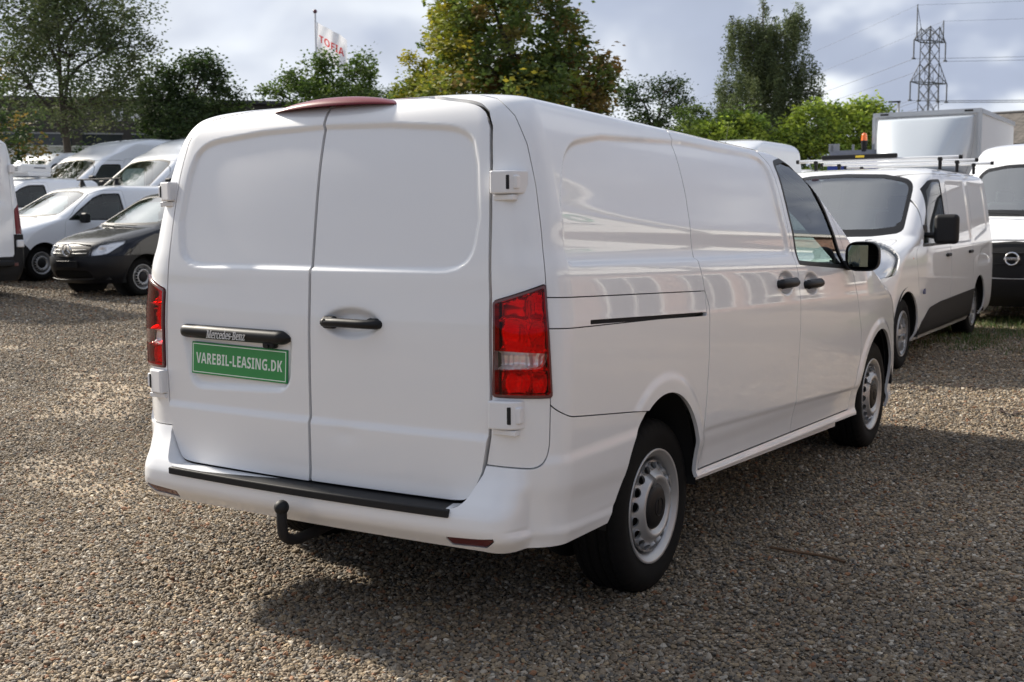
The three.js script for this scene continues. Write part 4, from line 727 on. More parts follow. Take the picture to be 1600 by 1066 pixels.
// -- box truck with air deflector
{
  const t = thing('box_truck', 'white box truck with bulging air deflector over its cab, behind the roof rack van', 'truck', -2.55, 0, -20.4, 0);
  const W = 2.06, H = 3.52, y0 = .95, D = 4.2;
  part('cargo_box', box(W, H - y0, D, 0, (H + y0) / 2, -D / 2, .015), M.whitebox, t);
  const fr = [box(W + .05, .09, .06, 0, H - .04, .012), box(W + .05, .07, .06, 0, y0 + .03, .012)];
  for (const k of [1, -1]) fr.push(box(.07, H - y0 - .16, .07, k * (W / 2), (H + y0) / 2, 0), box(.05, .09, D - .1, k * (W / 2 + .005), H - .045, -D / 2 - .03));
  part('box_frame', merge(fr), M.alu, t);
  for (const k of [1, -1]) part('marker_lamp', box(.16, .035, .03, k * .82, H - .035, .052, .008), M.plastic, t);
  const def = gridMesh(64, 48, (u, v) => { // swollen fairing: wide and deep low down, drawn in at the upper corners, a fold line on each flank
    const a = u * 2 - 1, t = v, y = lerp(2.22, H - .12, t), half = .93 * (1 - .16 * Math.pow(1 - t, 3)) , depth = .30 + .75 * Math.pow(1 - t, .9);
    const sx = Math.sign(a) * (1 - Math.pow(1 - Math.abs(a), 1.6)), ring = Math.pow(Math.max(0, 1 - Math.pow(Math.abs(a), 2.4)), .5) * Math.pow(smooth(0, .16, t), .5) * Math.pow(smooth(0, .05, 1 - t), .5);
    const fold = .035 * smooth(.06, -.06, a - (.25 + .45 * t)) * smooth(.9, .3, Math.abs(a));
    return [sx * half, y, .02 + depth * ring + fold * ring];
  });
  part('air_deflector', panel(def, { fold: .02 }), paint(lin(.50, .545, .59)), t);
  const cab = [box(1.9, 1.3, 1.3, 0, 1.55, .75, .22)];
  part('cab', merge(cab), M.white2, t); part('windscreen', box(1.6, .62, .02, 0, 1.78, 1.405, .008), M.screen, t);
  part('bonnet', box(1.8, .55, .9, 0, .98, 1.75, .2), M.white2, t); part('chassis', box(.9, .2, 5.6, 0, .62, -1.0), M.under, t);
  for (const [x, z] of [[.85, 1.7], [-.85, 1.7], [.85, -2.6], [-.85, -2.6]]) addWheel(t, 'dark', x, .345, z, .345, .215, .215);
  for (const k of [1, -1]) part('door_mirror', merge([box(.2, .34, .1, k * 1.12, 1.7, 1.35, .05), rod([k * .9, 1.6, 1.3], [k * 1.1, 1.65, 1.35], .02, .02, 6)]), M.softblack, t);
}
// -- flatbed with amber beacon and blue tarpaulin
{
  const t = thing('flatbed_truck', 'grey flatbed rack with amber beacon and blue tarpaulin, in front of the lime green bushes', 'truck', -3.75, 0, -20.2, .2);
  const fr = []; for (const x of [-.62, -.2, .2, .62]) fr.push(box(.05, .55, .05, x, 2.62, 0)); fr.push(box(1.34, .06, .05, 0, 2.50, .0), box(1.34, .16, .04, 0, 2.70, 0), box(.22, .16, .05, -.58, 2.84, 0), box(.22, .16, .05, .58, 2.84, 0));
  part('headboard_rack', merge(fr), M.grey, t);
  const be = part('beacon', merge([new THREE.CylinderGeometry(.055, .065, .11, 16).translate(.02, 3.02, 0), new THREE.SphereGeometry(.055, 16, 8).translate(.02, 3.075, 0)]), M.orange, t); part('beacon_base', new THREE.CylinderGeometry(.07, .05, .22, 12).translate(.02, 2.86, 0), M.plastic, be);
  const tp = gridMesh(24, 14, (u, v) => { const x = lerp(-.68, .68, u); return [x, 2.16 + .46 * Math.min(1, v * 1.7) - .05 * Math.max(0, v - .6) + .03 * fbm(u * 9, v * 6, 5, 3), .16 + .22 * (1 - v) + .05 * fbm(u * 8, v * 7, 9, 3) - .8 * Math.max(0, v - .6)]; });
  part('tarpaulin', panel(tp, { fold: 0 }), std(lin(.015, .035, .22), .45, 0, { side: THREE.DoubleSide }), t);
  part('load_bed', box(1.9, .35, 2.6, 0, 1.0, 1.2, .02), M.grey, t); part('load', box(1.3, 1.1, .7, 0, 1.65, .0, .05), M.grey, t); part('chassis', box(.8, .25, 4.6, 0, .6, .2), M.under, t);
  part('cab', merge([box(1.8, 1.1, 1.4, 0, 1.55, -1.1, .2)]), M.white2, t);
  for (const [x, z] of [[.8, -1.2], [-.8, -1.2], [.8, 1.6], [-.8, 1.6]]) addWheel(t, 'dark', x, .345, z, .345, .215, .215);
}
{
  const v = thing('van_cab', 'white medium van behind the foreground van bonnet, roof with a small dark aerial', 'van', -5.15, 0, -20.6, Math.PI);
  buildVan(v, { rows: ROWS.medium.map(r => [r[0] * 1.22, ...r.slice(1)]), paint: M.white2, detail: .04, half: .975, track: .9, wb: -3.5, wheel: ['dark', .335, .205, .215], arches: [[-3.5, .36, .41, .37], [0, .36, .40, .36]],
    windscreen: { pts: [[0, 1.50], [.55, 1.51], [.80, 1.55, .05], [.715, 2.18, .12], [.4, 2.25], [0, 2.27]], z: -1.9, border: .04, low: 1.6 } });
  part('aerial', new THREE.SphereGeometry(.05, 10, 8).translate(-.35, 2.40, -1.4), M.plastic, v);
}
// -- long box body far left
{
  const t = thing('box_body_lorry', 'long white box lorry at far left, flat roof edge with an orange lamp', 'truck', -30.6, terrain(-30.6), -18.4, .93);
  part('cargo_box', box(7, 1.75, 2.3, 0, 1.80, -1.2, .04), M.whitebox, t); part('roof_edge', box(7.06, .07, 2.36, 0, 2.68, -1.2, .01), M.alu, t);
  part('marker_lamp', box(.22, .16, .10, -.2, 2.42, -.02, .03), M.orange, t); part('chassis', box(7, .3, 1, 0, .7, -1.2), M.under, t);
  for (const [x, z] of [[-2.6, -.2], [-2.6, -2.2], [2.4, -.2], [2.4, -2.2]]) { const w = addWheel(t, 'dark', x, .345, z, .345, .215, .215); w.rotation.y = z > -1 ? -Math.PI / 2 : Math.PI / 2; }
}
// ---------------------------------------------------------------- ground: gravel yard rising gently to the left, loose pebbles near the camera
const stoneColor = r => { // real colours of the pebbles
  const k = r(); let c;
  if (k < .30) c = [.27, .222, .17]; else if (k < .52) c = [.34, .29, .23]; else if (k < .68) c = [.19, .178, .165]; else if (k < .80) c = [.40, .32, .22]; else if (k < .88) c = [.46, .42, .37]; else if (k < .93) c = [.30, .16, .09]; else if (k < .965) c = [.62, .59, .54]; else c = [.10, .097, .095];
  const v = (.72 + .56 * r()) * .70; return [c[0] * v * 1.02, c[1] * v * .96, c[2] * v * .85];
};
{
  const S = 1024, r = rng(5);
  // gravel texture: 1.4 m tile of overlapping pebbles with their heights
  const col = new Float32Array(S * S * 3), hgt = new Float32Array(S * S).fill(-1), px = S / 1.4;
  for (let i = 0; i < S * S; i++) { const n = r(); col[3 * i] = .05 + .03 * n; col[3 * i + 1] = .040 + .026 * n; col[3 * i + 2] = .030 + .02 * n; hgt[i] = .05 * n; }
  for (let k = 0; k < 19000; k++) {
    const cx = r() * S, cy = r() * S, a = (.0046 + .0085 * r() * r()) * px, b = a * (.6 + .4 * r()), th = r() * 6.28, c = stoneColor(r), top = .35 + .65 * r(), C = Math.cos(th), Sn = Math.sin(th), R2 = Math.ceil(a) + 1;
    for (let j = -R2; j <= R2; j++) for (let i = -R2; i <= R2; i++) {
      const u = (i * C + j * Sn) / a, v = (-i * Sn + j * C) / b, q = u * u + v * v; if (q > 1) continue;
      const h = top * Math.sqrt(1 - q * .9), x = ((Math.floor(cx) + i) % S + S) % S, y = ((Math.floor(cy) + j) % S + S) % S, o = y * S + x;
      if (h > hgt[o]) { hgt[o] = h; col[3 * o] = c[0]; col[3 * o + 1] = c[1]; col[3 * o + 2] = c[2]; }
    }
  }
  const toS = v => v <= .0031308 ? v * 12.92 : 1.055 * Math.pow(v, 1 / 2.4) - .055;
  const map = noiseTex(S, S, (i, j) => { const o = (j * S + i) * 3; return [toS(col[o]), toS(col[o + 1]), toS(col[o + 2])].map(v => clamp(v)); }, true);
  const bump = noiseTex(S, S, (i, j) => { const h = clamp(hgt[j * S + i]); return [h, h, h]; });
  const mat = new THREE.MeshStandardMaterial({ map, bumpMap: bump, bumpScale: .007, roughness: .92, vertexColors: true });
  // one sheet to the horizon, finer near by; broad tone differences (damp, worn and dusty patches) as vertex colours
  const P = [], Cc = [], U = [], T = [], rad = [0]; for (let d = .5; d < 480; d *= 1.025) rad.push(d);
  const NA = 360, ox = 2.0, oz = 1.0;
  const wornAt = (x, z) => smooth(.56, .66, fbm(x * 1.5 + 70, z * 2.4 + 20, 63, 4));
  const put = (x, z, far) => {
    const y = terrain(x, z) - .004; P.push(x, y, z); U.push(x / 1.4, z / 1.4);
    let t = .66 + .80 * (fbm(x * .55 + 40, z * .55 + 40, 7, 4) - .1), g = smooth(.45, .75, fbm(x * .35 + 9, z * .35 + 70, 21, 3)); t *= 1 - .12 * g; t *= 1 + .45 * wornAt(x, z) * smooth(26, 10, far);
    const green = smooth(40, 70, far); Cc.push(lerp(t, .45, green), lerp(t * .985, .62, green), lerp(t * .95, .30, green));
  };
  rad.forEach((d, i) => { for (let a = 0; a < NA; a++) { const q = a / NA * 2 * Math.PI; put(ox + d * Math.cos(q), oz + d * Math.sin(q), d); } });
  for (let i = 0; i < rad.length - 1; i++) for (let a = 0; a < NA; a++) { const p = i * NA + a, q = i * NA + (a + 1) % NA; T.push(p, q, p + NA, q, q + NA, p + NA); }
  const g = new THREE.BufferGeometry(); g.setAttribute('position', new THREE.Float32BufferAttribute(P, 3)); g.setAttribute('uv', new THREE.Float32BufferAttribute(U, 2)); g.setAttribute('color', new THREE.Float32BufferAttribute(Cc, 3)); g.setIndex(T); g.computeVertexNormals();
  const ground = new THREE.Mesh(g, mat); ground.name = 'ground'; ground.userData.kind = 'structure'; ground.userData.label = 'gravel yard of brown and grey pebbles'; ground.receiveShadow = true; scene.add(ground);
  // loose pebbles
  const rp = rng(77), items = [], cam = camera.position, view = Math.atan2(-.84327, -.52664);
  const worn = (x, z) => smooth(.56, .66, fbm(x * 1.5 + 70, z * 2.4 + 20, 63, 4)); // trodden patches of fine dust with few loose stones
  const tryAt = (x, z, d) => { const y = terrain(x, z), w = worn(x, z); if (d < 14 && rp() < .62 * w) return; const s = (.0050 + .0085 * rp() * rp()) * (1 + .07 * Math.max(0, d - 7)); items.push([x, y, z, s]); };
  let dd = 2.6;
  while (dd < 26) {
    const step = .0125 + .0019 * Math.max(0, dd - 4) , spread = .56, n = Math.ceil(2 * spread * dd / step);
    for (let k = 0; k < n; k++) { const a = view + (k + rp()) / n * 2 * spread - spread, d = dd + step * (rp() - .5); tryAt(cam.x + d * Math.cos(a), cam.z + d * Math.sin(a), d); }
    dd += step * .92;
  }
  const base = new THREE.IcosahedronGeometry(1, 1); { const p = base.attributes.position, q = rng(3), off = new Map(); for (let i = 0; i < p.count; i++) { const key = [p.getX(i), p.getY(i), p.getZ(i)].map(v => v.toFixed(3)).join(); if (!off.has(key)) off.set(key, .74 + .48 * q()); const k = off.get(key); p.setXYZ(i, p.getX(i) * k, p.getY(i) * k, p.getZ(i) * k); } base.computeVertexNormals(); }
  const im = new THREE.InstancedMesh(base, std(0xffffff, .82), items.length), mt = new THREE.Matrix4(), qt = new THREE.Quaternion(), eu = new THREE.Euler(), cl = new THREE.Color();
  items.forEach(([x, y, z, s], i) => {
    eu.set((rp() - .5) * .9, rp() * 6.28, (rp() - .5) * .9); qt.setFromEuler(eu); const f = .42 + .36 * rp();
    mt.compose(new THREE.Vector3(x, y + s * f * (.05 + .9 * rp()) - .001, z), qt, new THREE.Vector3(s * (1 + .35 * rp()), s * f, s * (.62 + .38 * rp()))); im.setMatrixAt(i, mt);
    const t = .62 + .80 * (fbm(x * .55 + 40, z * .55 + 40, 7, 4) - .1), c = stoneColor(rp); im.setColorAt(i, cl.setRGB(c[0] * t, c[1] * t, c[2] * t));
  });
  im.name = 'gravel'; im.userData.kind = 'stuff'; im.userData.label = 'loose rounded pebbles covering the yard in the foreground'; im.userData.category = 'gravel'; im.castShadow = im.receiveShadow = true; scene.add(im);
  console.log('pebbles', items.length);
}
{ // grass and weeds between the vans on the right
  const r = rng(12), spots = [];
  const clump = (x, z, n, rad, h) => { for (let k = 0; k < n; k++) { const a = r() * 6.28, d = rad * Math.sqrt(r()); spots.push([x + d * Math.cos(a), z + d * Math.sin(a) * 1.3, h * (.5 + .8 * r())]); } };
  for (let k = 0; k < 330; k++) clump(lerp(-.6, 3.2, r()), lerp(-8.3, -12.8, Math.sqrt(r())), 60, .10 + .22 * r(), .035 + .04 * r());
  for (let k = 0; k < 60; k++) clump(lerp(.2, 3.2, r()), lerp(-11, -13, r()), 40, .2, .10);
  for (let k = 0; k < 10; k++) clump(lerp(1.9, 3.0, r()), lerp(-2.2, -3.6, r()), 14, .06, .02);
  for (let k = 0; k < 40; k++) clump(lerp(-6, 3.5, r()), lerp(-13, -17, r()), 40, .3, .10);
  const b = new THREE.BufferGeometry(); b.setAttribute('position', new THREE.Float32BufferAttribute([-.5, 0, 0, .5, 0, 0, .35, .55, .12, -.35, .55, .12, .0, 1, .42], 3)); b.setIndex([0, 1, 2, 0, 2, 3, 3, 2, 4]); b.computeVertexNormals();
  const im = new THREE.InstancedMesh(b, new THREE.MeshPhysicalMaterial({ color: 0xffffff, roughness: .9, transmission: .35, thickness: 0, side: THREE.DoubleSide }), spots.length), m = new THREE.Matrix4(), q = new THREE.Quaternion(), c = new THREE.Color();
  spots.forEach(([x, z, h], i) => { q.setFromEuler(new THREE.Euler((r() - .5) * .5, r() * 6.28, (r() - .5) * .5)); m.compose(new THREE.Vector3(x, terrain(x, z) - .003, z), q, new THREE.Vector3(.006 + .004 * r(), h, h)); im.setMatrixAt(i, m); const d = r(); im.setColorAt(i, d < .72 ? c.setRGB(.045 + .03 * r(), .085 + .05 * r(), .02) : c.setRGB(.16, .13, .05)); });
  im.name = 'grass'; im.userData.kind = 'stuff'; im.userData.label = 'short green grass growing through the gravel'; im.userData.category = 'grass'; im.castShadow = im.receiveShadow = true; scene.add(im);
}
{ // twig and litter
  tag(part('twig', tube([[1.10, .012, -.74], [1.22, .018, -.71], [1.34, .014, -.72], [1.44, .012, -.69]], .006, 6, 16), std(lin(.13, .075, .04), .9), scene), 'thin brown twig lying on the gravel beside the rear wheel', 'twig');
  const r = rng(31);
  const litter = (name, label, x, z, n, w) => { const g = []; for (let k = 0; k < n; k++) { const s = .012 + .02 * r(); g.push(new THREE.CircleGeometry(s, 5).scale(1, .6, 1).rotateX(-1.2 - r()).rotateY(r() * 6).translate(x + (r() - .5) * w, .012 + .02 * r(), z + (r() - .5) * w * .35)); } tag(part(name, merge(g), std(lin(.045, .028, .02), .9, 0, { side: THREE.DoubleSide }), scene), label, 'leaf litter'); };
  litter('leaf_litter', 'small heap of dark dead leaves on sunlit gravel near the front wheel', .55, -5.75, 46, .42); litter('leaf_litter', 'small heap of reddish dead leaves at the right edge of the gravel', 1.58, -4.85, 50, .40); litter('leaf_litter', 'few dark leaves on gravel toward the grass', .98, -6.0, 24, .36);
}
// ---------------------------------------------------------------- trees and bushes
function leafGeo(list) { // list of [x, y, z, size, rx, ry, rz, color, aspect]
  const n = list.length, P = new Float32Array(n * 12), N = new Float32Array(n * 12), C = new Float32Array(n * 12), T = new Uint32Array(n * 6), e = new THREE.Euler(), v = new THREE.Vector3(), q = new THREE.Quaternion();
  list.forEach(([x, y, z, s, rx, ry, rz, c, asp], i) => {
    q.setFromEuler(e.set(rx, ry, rz)); const w = s * asp;
    [[0, 0, -s], [w, .12 * s, 0], [0, 0, s], [-w, .12 * s, 0]].forEach((p, k) => { v.set(...p).applyQuaternion(q); const o = i * 12 + k * 3; P[o] = x + v.x; P[o + 1] = y + v.y; P[o + 2] = z + v.z; C[o] = c[0]; C[o + 1] = c[1]; C[o + 2] = c[2]; });
    v.set(0, 1, 0).applyQuaternion(q); for (let k = 0; k < 4; k++) { N[i * 12 + k * 3] = v.x; N[i * 12 + k * 3 + 1] = v.y; N[i * 12 + k * 3 + 2] = v.z; }
    T.set([i * 4, i * 4 + 2, i * 4 + 1, i * 4, i * 4 + 3, i * 4 + 2], i * 6);
  });
  const g = new THREE.BufferGeometry(); g.setAttribute('position', new THREE.BufferAttribute(P, 3)); g.setAttribute('normal', new THREE.BufferAttribute(N, 3)); g.setAttribute('color', new THREE.BufferAttribute(C, 3)); g.setIndex(new THREE.BufferAttribute(T, 1)); return g;
}
const leafMat = new THREE.MeshPhysicalMaterial({ color: 0xffffff, vertexColors: true, roughness: .85, transmission: .38, thickness: 0, side: THREE.DoubleSide, specularIntensity: .5 });
const bark = std(lin(.055, .045, .036), .95), birchBark = std(lin(.16, .15, .14), .9);
function tree(o) {
  const r = rng(o.seed), t = thing(o.name, o.label, o.cat ?? 'tree', o.at[0], terrain(o.at[0]), o.at[1], o.rot ?? 0, o.group);
  const leaves = [], wood = [], vol = o.lobes.map(l => l[2] * l[3] * (l[4] ?? l[2])), total = vol.reduce((a, b) => a + b, 0);
  const top = Math.max(...o.lobes.map(l => l[1] + l[3]));
  // trunk: a tapered, slightly bent stem with forks towards the lobes
  const stem = [[0, -.1, 0], [.04 * top * .2, top * .25, .05], [-.02 * top * .3, top * .5, -.08], [.0, top * .8, 0]], cur = new THREE.CatmullRomCurve3(stem.map(p => new THREE.Vector3(...p)));
  const R0 = o.trunk ?? .16; let prev = cur.getPoint(0); for (let k = 1; k <= 10; k++) { const p = cur.getPoint(k / 10); wood.push(rod(prev.toArray(), p.toArray(), R0 * (1 - (k - 1) / 11), R0 * (1 - k / 11), 8)); prev = p; }
  const nCl = o.clusters;
  o.lobes.forEach((l, li) => {
    const [lx, ly, rx, ry, rzz] = l, rz = rzz ?? rx, n = Math.max(3, Math.round(nCl * vol[li] ** .8 / vol.reduce((a, b) => a + b ** .8, 0)));
    const attach = cur.getPoint(clamp((ly - ry * 1.2) / (top * .8), .08, .85)); const hub = new THREE.Vector3(lx * .7, ly - ry * .3, 0);
    wood.push(...branch(attach, hub, R0 * .38, R0 * .16, r));
    for (let k = 0; k < n; k++) {
      let u, v, w, q; do { u = r() * 2 - 1; v = r() * 2 - 1; w = r() * 2 - 1; q = u * u + v * v + w * w; } while (q > 1);
      const f = Math.pow(q, o.shell ?? -.12), rough = .86 + .30 * fbm(u * 2 + li * 3 + 9, v * 2 + w + 9, o.seed, 2);
      const c = new THREE.Vector3(lx + u * f * rx * rough, ly + v * f * ry * rough, w * f * rz * rough);
      if (k < (o.twigs ?? 14)) wood.push(...branch(hub, c, R0 * .10, .008, r));
      const cr = o.clump * (.6 + .8 * r()), tone = .75 + .5 * r(), per = Math.round(o.per * (.6 + .8 * r()));
      const pal = o.palette[Math.min(o.palette.length - 1, Math.floor(o.pick ? o.pick(c, r) : r() * o.palette.length))];
      for (let j = 0; j < per; j++) {
        const g = () => (r() + r() + r() - 1.5) * 1.15; let x = c.x + g() * cr, y = c.y + g() * cr * (o.flat ?? .8), z = c.z + g() * cr;
        if (o.droop) { const d = r(); x = c.x + g() * cr * .32; z = c.z + g() * cr * .32; y = c.y - d * o.droop * (.5 + r()); }
        const s = o.leaf * (.6 + .7 * r()), vv = 1.05 * tone * (.8 + .4 * r());
        leaves.push([x, y, z, s, (r() - .5) * (o.droop ? 3 : 1.9), r() * 6.28, (r() - .5) * 1.9, pal.map(q => q * vv), o.aspect ?? .55]);
      }
    }
  });
  part('trunk', merge(wood), o.bark ?? bark, t); part('crown', leafGeo(leaves), leafMat, t);
  return t;
}
function branch(a, b, r0, r1, r) { const m = a.clone().lerp(b, .5); m.y += a.distanceTo(b) * .06; m.x += (r() - .5) * .15 * a.distanceTo(b); m.z += (r() - .5) * .15 * a.distanceTo(b); const h = (r0 + r1) / 2; return [rod(a.toArray(), m.toArray(), r0, h, 5), rod(m.toArray(), b.toArray(), h, r1, 5)]; }
const G = { dark: [[.03, .055, .015], [.042, .075, .02], [.06, .095, .025]], mid: [[.07, .12, .022], [.095, .15, .028], [.13, .185, .036]], birch: [[.075, .105, .04], [.095, .13, .048], [.12, .145, .055]], lime: [[.22, .30, .035], [.28, .355, .04], [.14, .215, .03]], yellow: [[.30, .29, .03], [.38, .33, .035], [.20, .23, .03]], rust: [[.19, .135, .032], [.17, .15, .032], [.20, .12, .034]] };
tree({ name: 'birch_tree', label: 'tall airy birch at the far left, trunk dark and twigs showing through', seed: 1, at: [-26.6, -18.1], rot: .927, trunk: .17, clusters: 330, per: 90, clump: .42, leaf: .055, shell: -.05, twigs: 20, palette: G.birch, lobes: [[.34, 5.71, 2.0, 1.62], [-.52, 6.38, 1.81, 1.14], [1.76, 5.7, .86, .95], [.44, 4.0, 2.0, 1.05], [-1.22, 4.77, .86, 1.53], [2.12, 4.65, .42, .95], [1.1, 6.84, 1.53, .95], [-.2, 7.6, 1.5, .8]] });
tree({ name: 'shrub', cat: 'shrub', label: 'dark rusty shrub at the left edge beneath the birch', seed: 2, at: [-24.9, -14.2], rot: .97, trunk: .07, clusters: 90, per: 90, clump: .3, leaf: .06, palette: [...G.dark, G.rust[0]], lobes: [[.05, 3.78, .54, 1.01], [.6, 2.6, 1.01, .7], [.02, 4.62, .34, .5], [-.4, 1.6, 1, 1]] });
tree({ name: 'hedge_shrub', cat: 'shrub', label: 'low dark shrub behind the domed vans beneath the birch', seed: 22, at: [-28.0, -21.6], rot: .9, trunk: .07, clusters: 120, per: 90, clump: .4, leaf: .07, palette: G.dark, lobes: [[-1.5, 1.8, 1.6, 1.1], [1.2, 1.7, 1.4, 1.0], [3.0, 1.9, 1.0, 1.2]] });
tree({ name: 'maple_tree', label: 'dense dark green tree between the birch and the flag', seed: 3, at: [-25.0, -21.4], rot: .829, trunk: .14, clusters: 260, per: 100, clump: .34, leaf: .062, shell: -.2, palette: G.dark, lobes: [[-.83, 4.35, .65, .85], [.35, 4.64, .91, .77], [1.15, 4.13, .53, .61], [.11, 3.3, 1.5, .8], [.66, 5.1, .44, .36], [-.7, 5.0, .3, .4], [.1, 2.2, 1.5, .9]] });
tree({ name: 'broadleaf_tree', label: 'mid green uneven tree below the flag, behind the red brake lamp', seed: 4, at: [-22.4, -25.4], rot: .707, trunk: .13, clusters: 230, per: 85, clump: .30, leaf: .062, shell: -.1, palette: G.mid, lobes: [[-.51, 5.58, .5, .58], [.72, 5.36, .6, .62], [-1.16, 5.01, .85, .42], [.1, 4.7, 1.5, .45], [-2.01, 4.64, .43, .26], [0, 3.8, 1.8, .9]] });
tree({ name: 'bush', cat: 'bush', label: 'feathery green bush right of the flag tree, above the brake lamp end', seed: 5, at: [-20.1, -25.6], rot: .66, trunk: .08, clusters: 120, per: 100, clump: .26, leaf: .045, aspect: .3, palette: G.mid, lobes: [[-.7, 4.7, .9, .35], [.3, 4.65, .9, .28], [0, 3.9, 1.4, .8]] });
tree({ name: 'chestnut_tree', label: 'large round chestnut tree turning rust and yellow, behind the van roof', seed: 6, at: [-14.3, -23.4], rot: .557, trunk: .24, clusters: 620, per: 62, clump: .36, leaf: .085, shell: -.22, palette: [...G.mid.map(c => c.map((q, i) => q * [1.0, .95, .95][i])), ...G.rust, ...G.yellow], pick: (c, r) => { const k = c.x > .9 && r() < .38 ? 1 : (c.x < -.9 && r() < .6) || r() < .22 ? 2 : r() < .10 ? 1 : 0; return k * 3 + r() * 2.99; }, lobes: [[.04, 6.27, 1.85, 1.85], [1.65, 5.28, 1.2, 1.0], [-.66, 7.26, 1.26, 1.08], [.03, 4.4, 2.6, .95], [2.36, 4.56, .7, .50], [-1.6, 6.2, .6, 1.3], [.2, 8.0, 1.1, .8], [0, 3.2, 2.2, .9]] });
tree({ name: 'maple_tree', label: 'yellow-green young maple at the left flank of the chestnut tree', seed: 7, at: [-17.2, -23.6], rot: .619, trunk: .09, clusters: 120, per: 75, clump: .24, leaf: .062, palette: [...G.yellow, G.mid[1]], lobes: [[-.22, 5.32, .5, .75], [-.75, 4.7, .5, .5], [.37, 6.2, .42, 1.0], [-.1, 4.0, .9, .7]] });
tree({ name: 'thin_tree', label: 'sparse dark tree right of the chestnut, sky showing through', seed: 8, at: [-16.5, -37.4], rot: .435, trunk: .12, clusters: 120, per: 46, clump: .30, leaf: .065, twigs: 30, palette: G.dark, lobes: [[-.52, 5.7, .85, .55], [.6, 6.0, .75, .5], [1.1, 5.41, .65, .40], [-.9, 6.0, .5, .35], [.2, 4.6, 1.2, .8]] });
tree({ name: 'bush', cat: 'bush', label: 'small round green bush at the foot of the sparse tree', seed: 9, at: [-13.3, -33.5], rot: .405, trunk: .06, clusters: 60, per: 80, clump: .22, leaf: .055, palette: G.mid, lobes: [[.04, 4.72, .5, .28], [0, 4.0, .8, .7]] });
tree({ name: 'weeping_birch', label: 'tall weeping birch with hanging strands, left of the pylon', seed: 10, at: [-14.5, -44.6], rot: .34, trunk: .22, clusters: 820, per: 100, clump: .52, droop: .9, leaf: .058, aspect: .4, shell: -.1, palette: [[.082, .110, .045], [.105, .138, .054], [.135, .168, .066]], bark: birchBark, lobes: [[-.26, 9.8, .35, .8], [1.19, 9.5, .55, .9], [-1.0, 8.4, .85, 1.4], [.64, 8.2, 1.2, 1.8], [-.21, 6.4, 1.9, 1.5], [1.81, 6.9, .55, 1.3], [-1.3, 9.3, .45, .7], [-1.9, 6.3, .5, 1.1], [.1, 4.6, 1.9, 1.4], [0, 8.3, .9, 1.2], [2.2, 6.0, .35, .9], [-.2, 9.0, .8, .8]] });
const limes = [['lime green bush left of the weeping birch foot, just over the foreground van', [-7.1, -21.9], .365, [[-.4, 3.58, .36, .22], [.24, 3.6, .45, .24], [-.47, 3.3, .7, .3], [0, 2.6, 1.0, .8]]], ['large lime green bush at the right foot of the weeping birch', [-5.6, -22.9], .301, [[-.07, 3.45, .64, .52], [-.47, 3.2, .40, .36], [.4, 3.63, .33, .36], [-.84, 3.2, .3, .25], [0, 2.5, 1.0, .8]]], ['lime green bush left of the box truck, behind the amber beacon', [-4.7, -24.0], .26, [[-.05, 3.67, .56, .48], [-.11, 3.1, .6, .4], [-.43, 3.83, .31, .31], [0, 2.3, .9, .9]]]];
limes.forEach(([label, at, rot, lobes], i) => tree({ name: 'lime_bush', cat: 'bush', label, group: 'lime green bushes beyond the parked vans', seed: 40 + i, at, rot, trunk: .06, clusters: 190, per: 80, clump: .20, leaf: .052, shell: -.2, palette: G.lime, lobes }));
tree({ name: 'far_tree', label: 'tiny distant tree beside the lamp post', seed: 50, at: [-14.3, -68.4], rot: .23, trunk: .12, clusters: 40, per: 60, clump: .25, leaf: .08, palette: G.mid, lobes: [[-.15, 6.84, .39, .35], [.45, 6.5, .3, .3], [0, 5.8, .8, .8]] });

